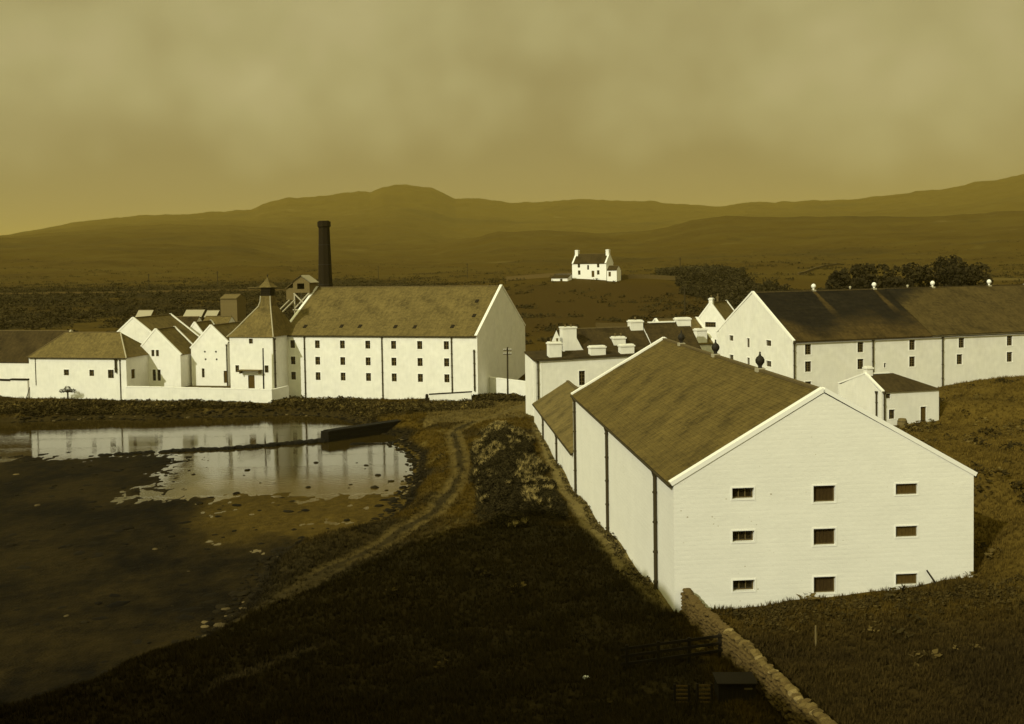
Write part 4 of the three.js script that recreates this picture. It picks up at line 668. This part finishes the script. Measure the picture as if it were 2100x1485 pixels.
tag(part('leaning_pole', rod(V(-77, 0.3, -176.2), V(-76.35, 2.5, -176.4), 0.07, 0.06), M.woodDark, scene), 'thin pole leaning at the left end of the bay bank', 'pole');
// ---------------------------------------------------------------- poles and field walls
{
  const t = thing('telegraph_pole', 'telegraph pole with two crossarms before the malt barn gable', 'telegraph pole', [-0.86, 0.2, -170]);
  part('pole', rod(V(0, -0.5, 0), V(0.08, 7.95, 0), 0.15, 0.11), M.bark, t);
  for (const y of [7.5, 6.9]) { const c = part('crossarm', bar(V(-0.55, y, 0.14), V(0.7, y, 0.14), 0.11, 0.12), M.bark, t); for (const x of [-0.45, -0.15, 0.3, 0.6]) part('insulator', lathe([[0.03, 0], [0.06, 0.06], [0.05, 0.16], [0, 0.18]], 8).translate(x, y + 0.06, 0.14), M.trim, c); }
}
for (const [x, d, h, label] of [[-71.2, 600, 7, 'distant pole on the moor just right of the chimney stack'], [-23.6, 600, 8, 'distant pole on the moor above the malt barn ridge'], [46.3, 300, 7.6, 'pole behind the houses, left of the small lodge'], [63.2, 420, 7, 'dark pole at the edge of the scrub wood'], [-131, 500, 7, 'distant pole on the moor above the pagoda cap'], [-145.5, 450, 7, 'distant pole on the moor above the hipped house']]) {
  const y = height(x, -d), t = thing('telegraph_pole', label, 'pole', [x, y, -d]); part('pole', rod(V(0, -0.5, 0), V(0, h, 0), 0.2, 0.15, 6), M.bark, t); part('crossarm', bar(V(-0.7, h - 0.5, 0.18), V(0.7, h - 0.5, 0.18), 0.14, 0.14), M.bark, t);
}
function fieldWall(label, P, h, m) {
  const t = thing('field_wall', label, 'wall', [0, 0, 0]), cv = new THREE.CatmullRomCurve3(P.map(([x, d]) => V(x, 0, -d))), n = Math.round(cv.getLength() / 2.5);
  const g = []; for (let i = 0; i < n; i++) { const a = cv.getPointAt(i / n), b = cv.getPointAt((i + 1) / n); a.y = height(a.x, a.z) + h / 2 - 0.3 + 0.12 * nz(i * 0.9, 1); b.y = height(b.x, b.z) + h / 2 - 0.3; g.push(bar(a, b, 0.7, h + 0.5)); } part('wall', g, m, t);
}
fieldWall('stone field wall climbing to the knoll farmhouse from the left', [[-2, 418], [5, 415], [12.5, 410], [20, 405], [27, 404]], 1.5, M.stone);
fieldWall('dark stone field wall running right from the knoll farmhouse', [[37, 391], [45, 394], [60, 392], [75, 388]], 1.5, M.stone3);
fieldWall('dyke slanting up the moor above the mossy roof', [[110, 430], [135, 480], [160, 540], [180, 620], [205, 690]], 0.9, M.stone3);
fieldWall('stone field wall along the foot of the brown slope', [[20, 268], [45, 262], [70, 256], [95, 250]], 1.2, M.stone3);
fieldWall('long pale field wall crossing the moor behind the huts', [[-250, 420], [-180, 430], [-120, 438], [-70, 452]], 0.7, M.stone);

{ // the castle ruin on its crag, left of the viewer: its shade lies over the foreground
  const t = thing('castle_ruin', 'ragged ruined castle wall on a crag at the viewer side of the bay, unseen, with a stretch added behind the viewer to block sky light', 'ruin'), R = rng(404), k = 1.109;
  const P = [[-26, -2], [-26, 27], [-18, 29], [-8, 26.5], [2, 26], [6, 24.5], [12, 23.8], [18.5, 24.4], [23, 25.1], [31.4, 27.4], [40, 28.9], [46, 30.4], [50.6, 31.7], [53, 31], [54.7, 29.8], [56.6, 25.5], [57, 22.5], [55.2, 19], [54.3, 15.5], [53.9, 10.5], [53.5, 6], [53.2, -2]], Q = [];  // stretch behind the viewer is added to block sky light from the foreground
  for (let i = 0; i < P.length - 1; i++) { const n = Math.max(1, Math.round(Math.hypot(P[i + 1][0] - P[i][0], P[i + 1][1] - P[i][1]) / 0.7)); for (let j = 0; j < n; j++) { const u = j / n; Q.push([lerp(P[i][0], P[i + 1][0], u) * k + (i ? (R() - 0.5) * 0.5 : 0), lerp(P[i][1], P[i + 1][1], u) + (i ? (R() - 0.5) * 0.7 : 0)]); } }
  Q.push([P[P.length - 1][0] * k, -2]);
  const sh = new THREE.Shape(Q.reverse().map(([x, y]) => new THREE.Vector2(x, y))); const h = new THREE.Path([[43, 8.6], [44, 8], [44.7, 9.6], [44.3, 11], [44.6, 12.6], [43.9, 13.4], [44.2, 15.4], [43.4, 15.8], [42.9, 14.2], [43.2, 12.8], [42.7, 11.5], [43.1, 10]].map(([a, b]) => new THREE.Vector2(a * k, b))); sh.holes.push(h);
  const g = new THREE.ExtrudeGeometry(sh, { depth: 1.7, bevelEnabled: false }).translate(0, 0, -1.7); g.applyMatrix4(new THREE.Matrix4().makeBasis(V(-0.48, 0, -1).normalize(), V(0, 1, 0), V(1, 0, -0.48).normalize()).setPosition(-1, 0, 0)); part('wall', metreUV(g), M.stone, t);
  const crag = []; for (let i = 0; i < 26; i++) { const d = 8 + 44 * R(), s = 1.4 + 2.6 * R(); crag.push(ROCKS[i % 5].clone().scale(s, s * 0.9, s).translate(-0.48 * d - 4.2 - s - 3 * R(), height(-0.48 * d - 4, -d) + s * 0.3 + 3 * R(), -d)); } part('crag', crag, M.stone3, t);
}
// ---------------------------------------------------------------- plants
function leafCloud(n, size, seed, up = 0.5) { const R = rng(seed), pos = []; for (let i = 0; i < n; i++) { const d = V(R() * 2 - 1, R() * 2 - 1, R() * 2 - 1).normalize().multiplyScalar(0.35 + 0.65 * Math.cbrt(R())), u = V(R() - 0.5, R() - 0.5 + up * 0.4, R() - 0.5).normalize(), w = u.clone().cross(V(R() - 0.5, R() - 0.5, R() - 0.5)).normalize(), s = size * (0.6 + 0.8 * R()); const a = d.clone().addScaledVector(u, -s), b = d.clone().addScaledVector(w, s * 0.55), c = d.clone().addScaledVector(u, s), e = d.clone().addScaledVector(w, -s * 0.55); for (const q of [a, b, c, a, c, e]) pos.push(q.x, q.y, q.z); } const g = new THREE.BufferGeometry(); g.setAttribute('position', new THREE.Float32BufferAttribute(pos, 3)); g.setAttribute('uv', new THREE.Float32BufferAttribute(new Float32Array(pos.length / 3 * 2), 2)); g.computeVertexNormals(); return g; }
function tuft(n, seed, lean = 0.45) { const R = rng(seed), pos = []; for (let i = 0; i < n; i++) { const a = R() * 6.283, r = 0.25 * R(), h = 0.6 + 0.6 * R(), l = lean * (0.3 + R()), w = 0.045 + 0.03 * R(), x = Math.cos(a) * r, z = Math.sin(a) * r, tx = x + Math.cos(a) * l, tz = z + Math.sin(a) * l; pos.push(x - Math.sin(a) * w, -0.1, z + Math.cos(a) * w, x + Math.sin(a) * w, -0.1, z - Math.cos(a) * w, tx, h, tz); } const g = new THREE.BufferGeometry(); g.setAttribute('position', new THREE.Float32BufferAttribute(pos, 3)); g.computeVertexNormals(); return g; }
const leafM = (k = 1) => new THREE.MeshPhysicalMaterial({ color: C(k, k, k), roughness: 1, specularIntensity: 0.15, side: THREE.DoubleSide });
function scatter(name, geo, list, label, category) { // list of [x, y, z, sx, sy, sz, turn, r, g, b]
  const o = new THREE.InstancedMesh(geo, leafM(), list.length), m = new THREE.Matrix4(), q = new THREE.Quaternion(), c = new THREE.Color(), up = V(0, 1, 0);
  list.forEach((e, i) => { m.compose(V(e[0], e[1], e[2]), q.setFromAxisAngle(up, e[6]), V(e[3], e[4], e[5])); o.setMatrixAt(i, m); o.setColorAt(i, c.setRGB(e[7], e[8], e[9])); });
  o.name = numbered(name); o.userData = { kind: 'stuff', label, category }; shade(o); scene.add(o); return o;
}
{ // stones and weed lumps along the tide line
  const R = rng(61), list = []; let tries = 0;
  while (list.length < 1500 && tries++ < 60000) { const d = 60 + 115 * R(), x = -75 + 70 * R(), s = polyS(x, d, BAY); if (s < -1.3 || (s > 1 && (R() > 0.012 || d > 128))) continue; const k = 0.08 + 0.28 * R() * R(), c = (R() < 0.08 ? 0.1 : 0.013) * (0.6 + 0.9 * R()); list.push([x, Math.max(height(x, -d), WATER) + k * 0.1, -d, k * 1.5, k * 0.7, k * 1.2, R() * 6.3, c, c * 0.75, c * 0.33]); }
  for (let i = 0; i < 500; i++) { const d = 62 + 74 * R(), x = -0.46 * d + 0.36 * d * R(), e = flats(x, d); if (e[0] < 0.015 || x > -9 || polyS(x, d, BAY) < 0.3 || R() > 0.25 + e[1]) continue; const k = 0.1 + 0.3 * R() * R(), c = 0.009 * (0.5 + R()); list.push([x, WATER + 0.05 + k * 0.05, -d, k * 2.2, k * 0.35, k * 1.5, R() * 6.3, c, c * 0.76, c * 0.36]); }
  scatter('shore_stones', ROCKS[2], list, 'small weedy stones strewn along the tide line', 'stones');
}
const inBuilding = (() => { // footprints no plant grows in
  const F = [[8.85, -62, -4.5, 17.4, 42.2], [5.52, -104.15, -4.5, 8.6, 37.2], [-37.14, -179.22, 17.3, 33.3, 25.4], [35.08, -140, -16.5, 44, 20.6], [-78.14, -180.62, 14, 41.9, 20], [2.72, -147, -14, 24, 14], [40.9, -124, -15, 7.4, 8.9], [23.2, -163, -16, 7, 12]].map(([x, z, a, L, D]) => [x, z, Math.cos(a * Math.PI / 180), Math.sin(a * Math.PI / 180), L, D]);
  return (x, z, m = 0.1) => F.some(([X, Z, c, s, L, D]) => { const u = (x - X) * c + (z - Z) * s, v = -(x - X) * s + (z - Z) * c; return u > -m && u < L + m && v < m && v > -D - m; });
})();
{ // grass over the near land
  const R = rng(2024), list = [];
  let tries = 0; while (list.length < 100000 && tries++ < 700000) {
    const d = 41 + 143 * Math.pow(R(), 1.5), x = (R() - 0.5) * d * 1.0, z = -d, h = height(x, z); if (h < WATER + 0.35 || inBuilding(x, z, 0.15)) continue;
    const tr = lineD(x, d, TRACK), st = lineD(x, d, STRIP); if (tr < 1.1 && R() < 0.75) continue; if (st < 0.75 && R() < 0.85) continue;
    const n = fbm(x / 3, d / 3, 3, 9.1), q = clamp(0.55 + n, 0.1, 1.2); if (R() > 0.35 + q * 0.6) continue;
    const c = soil(x, z, h, 1), k = 0.75 + 0.7 * R(), s = (0.16 + 0.28 * R() * q) * (d > 150 ? 1.2 : 1); list.push([x, h, z, s * 1.3, s, s * 1.3, R() * 6.3, c[0] * k, c[1] * k, c[2] * k]);  // tufts take the ground colour, painted shade of the near slope included
  }
  scatter('rough_grass', tuft(11, 4), list, 'rough tussocky grass and heather covering the land round the bay', 'grass');
}
{ // dark bramble thicket by the track, with pale dry bracken standing in it
  const R = rng(31), list = [], pale = [];
  let tries = 0; while (list.length < 6400 && tries++ < 90000) {
    const d = 85 + 58 * R(), x = -8 + 14 * R(), g = fbm(x / 3, d / 4, 4, 2.2), s0 = polyS(x, d, BUSH) + 2.6 * g; if (s0 < 0.1 || lineD(x, d, TRACK) < 1.4 || inBuilding(x, -d, 0.6) || lineD(x, d, STRIP) < 0.9 || (g < -0.16 && R() < 0.9)) continue;
    const h = height(x, -d), top = clamp(0.25 + s0 * 0.3 + 1.3 * fbm(x / 1.6, d / 2, 3, 6), 0.15, 1.6), y = h + top * (0.2 + 0.8 * R()), s = 0.16 + 0.26 * R(), k = 0.6 + 0.8 * R();
    list.push([x, y, -d, s, s * 0.75, s, R() * 6.3, 0.03 * k, 0.023 * k, 0.0085 * k]);
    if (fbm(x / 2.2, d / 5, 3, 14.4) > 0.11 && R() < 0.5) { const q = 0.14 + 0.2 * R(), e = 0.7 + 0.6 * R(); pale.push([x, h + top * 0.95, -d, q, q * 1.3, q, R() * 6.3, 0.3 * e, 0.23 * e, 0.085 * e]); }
  }
  scatter('bramble_thicket', leafCloud(34, 0.26, 3), list, 'dark bramble thicket between the track and the largest warehouse', 'thicket');
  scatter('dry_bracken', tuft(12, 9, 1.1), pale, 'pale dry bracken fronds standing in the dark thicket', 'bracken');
}
{ // low scrub along the far bank and by the boundary wall, weeds at the foot of the walls
  const R = rng(41), list = [];
  const put = (x, d, s, k = 1, c = [0.04, 0.029, 0.009]) => { if (inBuilding(x, -d, 0.25)) return; const h = height(x, -d); if (h < WATER + 0.15) return; const q = k * (0.6 + 0.9 * R()); list.push([x, h + s * 0.3, -d, s * 1.2, s * 0.8, s * 1.2, R() * 6.3, ...c.map((v) => v * q)]); };
  for (let i = 0; i < 6500; i++) { const x = -95 + 92 * R(), e = interp([[-130, 163], [-100, 166], [-73.5, 167], [-62, 169], [-54.8, 167.5], [-48.5, 170], [-41, 169.5], [-34, 171], [-25.6, 167], [-19.9, 158], [-12, 156], [-4, 158]], x), d = e + (x > -30 ? 12 : 8) * R() * R(); put(x, d, 0.2 + 0.35 * R(), fbm(x / 3, d, 2, 4) > 0.1 ? 1.9 : 1, R() < 0.3 ? [0.075, 0.055, 0.016] : [0.035, 0.025, 0.008]); }
  for (let i = 0; i < 700; i++) { const u = R(), x = lerp(-7, 0.5, u) + R(), d = 169.5 - 3 * u + 3 * (R() - 0.5); put(x, d, 0.3 + 0.5 * R(), 1, [0.045, 0.033, 0.01]); }
  for (let i = 0; i < 420; i++) { const u = R(), p = [lerp(8.75, 3, u), lerp(62.5, 141, u)]; put(p[0] - 0.3 - 0.4 * R(), p[1], 0.12 + 0.2 * R(), 1, R() < 0.5 ? [0.03, 0.022, 0.008] : [0.1, 0.075, 0.025]); }
  for (let i = 0; i < 1500; i++) { const x = 27 + 45 * R(), d = 66 + 72 * R(); if (fbm(x / 5, d / 7, 3, 7.7) < 0.08) continue; put(x, d, 0.25 + 0.5 * R(), 1, R() < 0.3 ? [0.1, 0.072, 0.02] : [0.03, 0.021, 0.006]); }
  for (let i = 0; i < 500; i++) put(12 + 16 * R(), 61.3 - 5 * R() * R(), 0.12 + 0.22 * R(), 1, [0.05, 0.035, 0.01]);
  for (let i = 0; i < 260; i++) put(1.5 + 2.5 * R() - 2, 172.5 + 5 * R(), 0.8 + 0.6 * R(), 0.6, [0.018, 0.014, 0.006]);
  for (let i = 0; i < 900; i++) { const x = -8 + 75 * R(), d = 46 + 100 * R(); if (fbm(x / 4, d / 5, 3, 5.5) < 0.14 || lineD(x, d, TRACK) < 1.6 || lineD(x, d, STRIP) < 1) continue; put(x, d, 0.3 + 0.4 * R(), 1, R() < 0.5 ? [0.085, 0.06, 0.018] : [0.03, 0.022, 0.007]); }
  scatter('bank_scrub', leafCloud(30, 0.24, 8), list, 'low scrub and weeds along the bank and wall feet', 'scrub');
}
{ // scrub wood and heather clumps on the moor
  const R = rng(51), wood = [], heath = [];
  for (let i = 0; i < 5200; i++) { const a = R() * 6.283, r = Math.sqrt(R()), x = 70 + Math.cos(a) * r * 19, d = 362 + Math.sin(a) * r * 88; if (fbm(x / 9, d / 16, 3, 3) < -0.02 + 0.5 * (r - 0.5)) continue; const s = 0.8 + 1.3 * R(), k = 0.6 + 0.9 * R(); wood.push([x, height(x, -d) + s * (0.4 + 0.6 * R()), -d, s, s * 0.9, s, R() * 6, 0.03 * k, 0.023 * k, 0.009 * k]); }
  for (let i = 0; i < 1500; i++) { const x = 62 + 26 * R(), d = 425 + 55 * R(), s = 0.9 + 1.5 * R(), k = 0.8 + R(); if (fbm(x / 9, d / 9, 2, 8) < -0.05) continue; wood.push([x, height(x, -d) + s * 0.6, -d, s, s, s, R() * 6, 0.03 * k, 0.024 * k, 0.01 * k]); }
  scatter('scrub_wood', leafCloud(36, 0.3, 12), wood, 'dark scrub wood on the hillside right of the knoll farmhouse', 'wood');
  for (let i = 0; i < 42000; i++) { const d = 225 + 900 * R() * R(), x = (R() - 0.5) * d * 1.05; const b = fbm(x / 34, d / 26, 4, 6.6) + 0.55 * sst(d, 260, 330) * (1 - sst(d, 520, 640)) * sst(-x, 10, 60); if ((b < 0.16 && !(fbm(x / 14, d / 14, 3, 2.6) > 0.1 && R() < 0.5)) || inBuilding(x, -d, 1)) continue; const s = 0.35 + 0.8 * R(), k = 0.5 + 1.1 * R(); heath.push([x, height(x, -d) + s * 0.2, -d, s * 1.3, s * 0.7, s * 1.3, R() * 6, 0.034 * k, 0.025 * k, 0.0085 * k]); }
  scatter('heather', leafCloud(18, 0.34, 15), heath, 'dark clumps of heather and gorse over the moor', 'heather');
}
function makeTree(label, x, d, H, Wd, seed, tone, group) {
  const R = rng(seed), y = height(x, -d), t = thing('tree', label, 'tree', [x, y, -d], 0, group), limbs = [], pos = [];
  const top = V((R() - 0.5) * 0.8, H * 0.72, (R() - 0.5) * 0.8); part('trunk', rod(V(0, -0.4, 0), top, 0.32, 0.1, 8), M.bark, t);
  const cl = []; for (let i = 0; i < 25; i++) { const a = R() * 6.283, h = 0.22 + 0.72 * R(), r = Wd * 0.5 * Math.sqrt(Math.max(0.06, 1 - Math.pow((h - 0.5) / 0.52, 2))) * (0.45 + 0.55 * R()); cl.push([V(Math.cos(a) * r, H * h, Math.sin(a) * r), Wd * (0.13 + 0.1 * R())]); }
  for (const [p, r] of cl) { const s = V(0, 0, 0).lerp(top, clamp(p.y / H * 0.75, 0.25, 0.95)); limbs.push(rod(s, p, 0.1, 0.03, 5)); for (let i = 0; i < 190; i++) { const q = V(R() * 2 - 1, R() * 2 - 1, R() * 2 - 1).normalize().multiplyScalar(r * (0.4 + 0.7 * Math.cbrt(R()))); q.y *= 0.75; q.add(p); const u = V(R() - 0.5, R() - 0.5, R() - 0.5).normalize(), w = u.clone().cross(V(R() - 0.5, R() - 0.5, R() - 0.5)).normalize(), z = 0.2 + 0.2 * R(); for (const v of [q.clone().addScaledVector(u, -z), q.clone().addScaledVector(w, z * 0.7), q.clone().addScaledVector(u, z), q.clone().addScaledVector(u, -z), q.clone().addScaledVector(u, z), q.clone().addScaledVector(w, -z * 0.7)]) pos.push(v.x, v.y, v.z); } }
  part('limbs', limbs, M.bark, t); const g = new THREE.BufferGeometry(); g.setAttribute('position', new THREE.Float32BufferAttribute(pos, 3)); g.computeVertexNormals();
  const m = leafM(); m.color.setRGB(...tone); part('crown', g, m, t); return t;
}
{
  const dk = [0.026, 0.02, 0.008], md = [0.033, 0.025, 0.009];
  [[51.4, 185, 13, 8, 'small dark tree at the left end of the clump behind the mossy roof'], [55.4, 186, 15.5, 9, 'dark tree rising behind the second ball ventilator'], [59.4, 187, 16.4, 9.5, 'tallest dark tree left of the gap above the mossy roof'], [63.8, 186, 14, 8, 'dark tree in the dip between two clumps above the mossy roof'], [67.8, 188, 16, 9.5, 'dark tree behind the third ball ventilator'], [72.2, 189, 17, 10.5, 'broad dark tree in the right clump above the mossy roof'], [76.6, 188, 15.8, 9, 'dark tree just left of the last ball ventilator'], [47.8, 184, 10, 7, 'lowest bushy tree behind the first ball ventilator']].forEach(([x, d, H, W, label], i) => makeTree(label, x, d, H, W, 100 + i, i % 2 ? dk : md, 'trees behind the great warehouse'));
}
{ // a row of round bushes in the field behind the houses
  const B = [[8.6, 'leftmost of the round dark bushes in the field behind the houses'], [12.2, 'second from left of the round dark bushes in the field'], [15.4, 'third from left of the round dark bushes in the field'], [17.8, 'fourth from left of the round dark bushes in the field'], [20.2, 'fifth from left of the round dark bushes in the field'], [23.4, 'sixth from left of the round dark bushes in the field'], [26.6, 'rightmost of the round dark bushes in the field behind the houses']];
  B.forEach(([x, label], i) => { const d = 238 + 3 * (i % 3), t = thing('bush', label, 'bush', [x, height(x, -d), -d], 0, 'round bushes in the field'), s = 0.85 + 0.35 * hash(i, 4); const m = leafM(); m.color.setRGB(0.024, 0.018, 0.0075); part('foliage', leafCloud(420, 0.16, 60 + i).scale(s * 1.25, s, s * 1.2).translate(0, s * 0.8, 0), m, t); part('stem', [rod(V(0, -0.2, 0), V(0.1, s, 0), 0.08, 0.04, 6), rod(V(0, 0, 0), V(-0.5 * s, s, 0.2), 0.06, 0.03, 5)], M.bark, t); });
  const t = thing('bush', 'small drooping dark bush against the hipped house at the bay', 'bush', [-70.7, 0.3, -177.2]), m = leafM(); m.color.setRGB(0.03, 0.022, 0.008);
  part('stem', [rod(V(0, -0.2, 0), V(0, 1.6, 0), 0.16, 0.1, 7), rod(V(0, 1.2, 0), V(-0.8, 1.5, 0.1), 0.08, 0.04, 5), rod(V(0, 1.2, 0), V(0.8, 1.5, 0.1), 0.08, 0.04, 5)], M.bark, t);
  part('foliage', [leafCloud(170, 0.2, 71).scale(0.55, 0.5, 0.5).translate(0, 1.75, 0), leafCloud(120, 0.24, 72).scale(0.5, 0.32, 0.4).translate(-0.85, 1.45, 0), leafCloud(120, 0.24, 73).scale(0.5, 0.32, 0.4).translate(0.85, 1.45, 0)], m, t);
}
renderer.render(scene, camera);
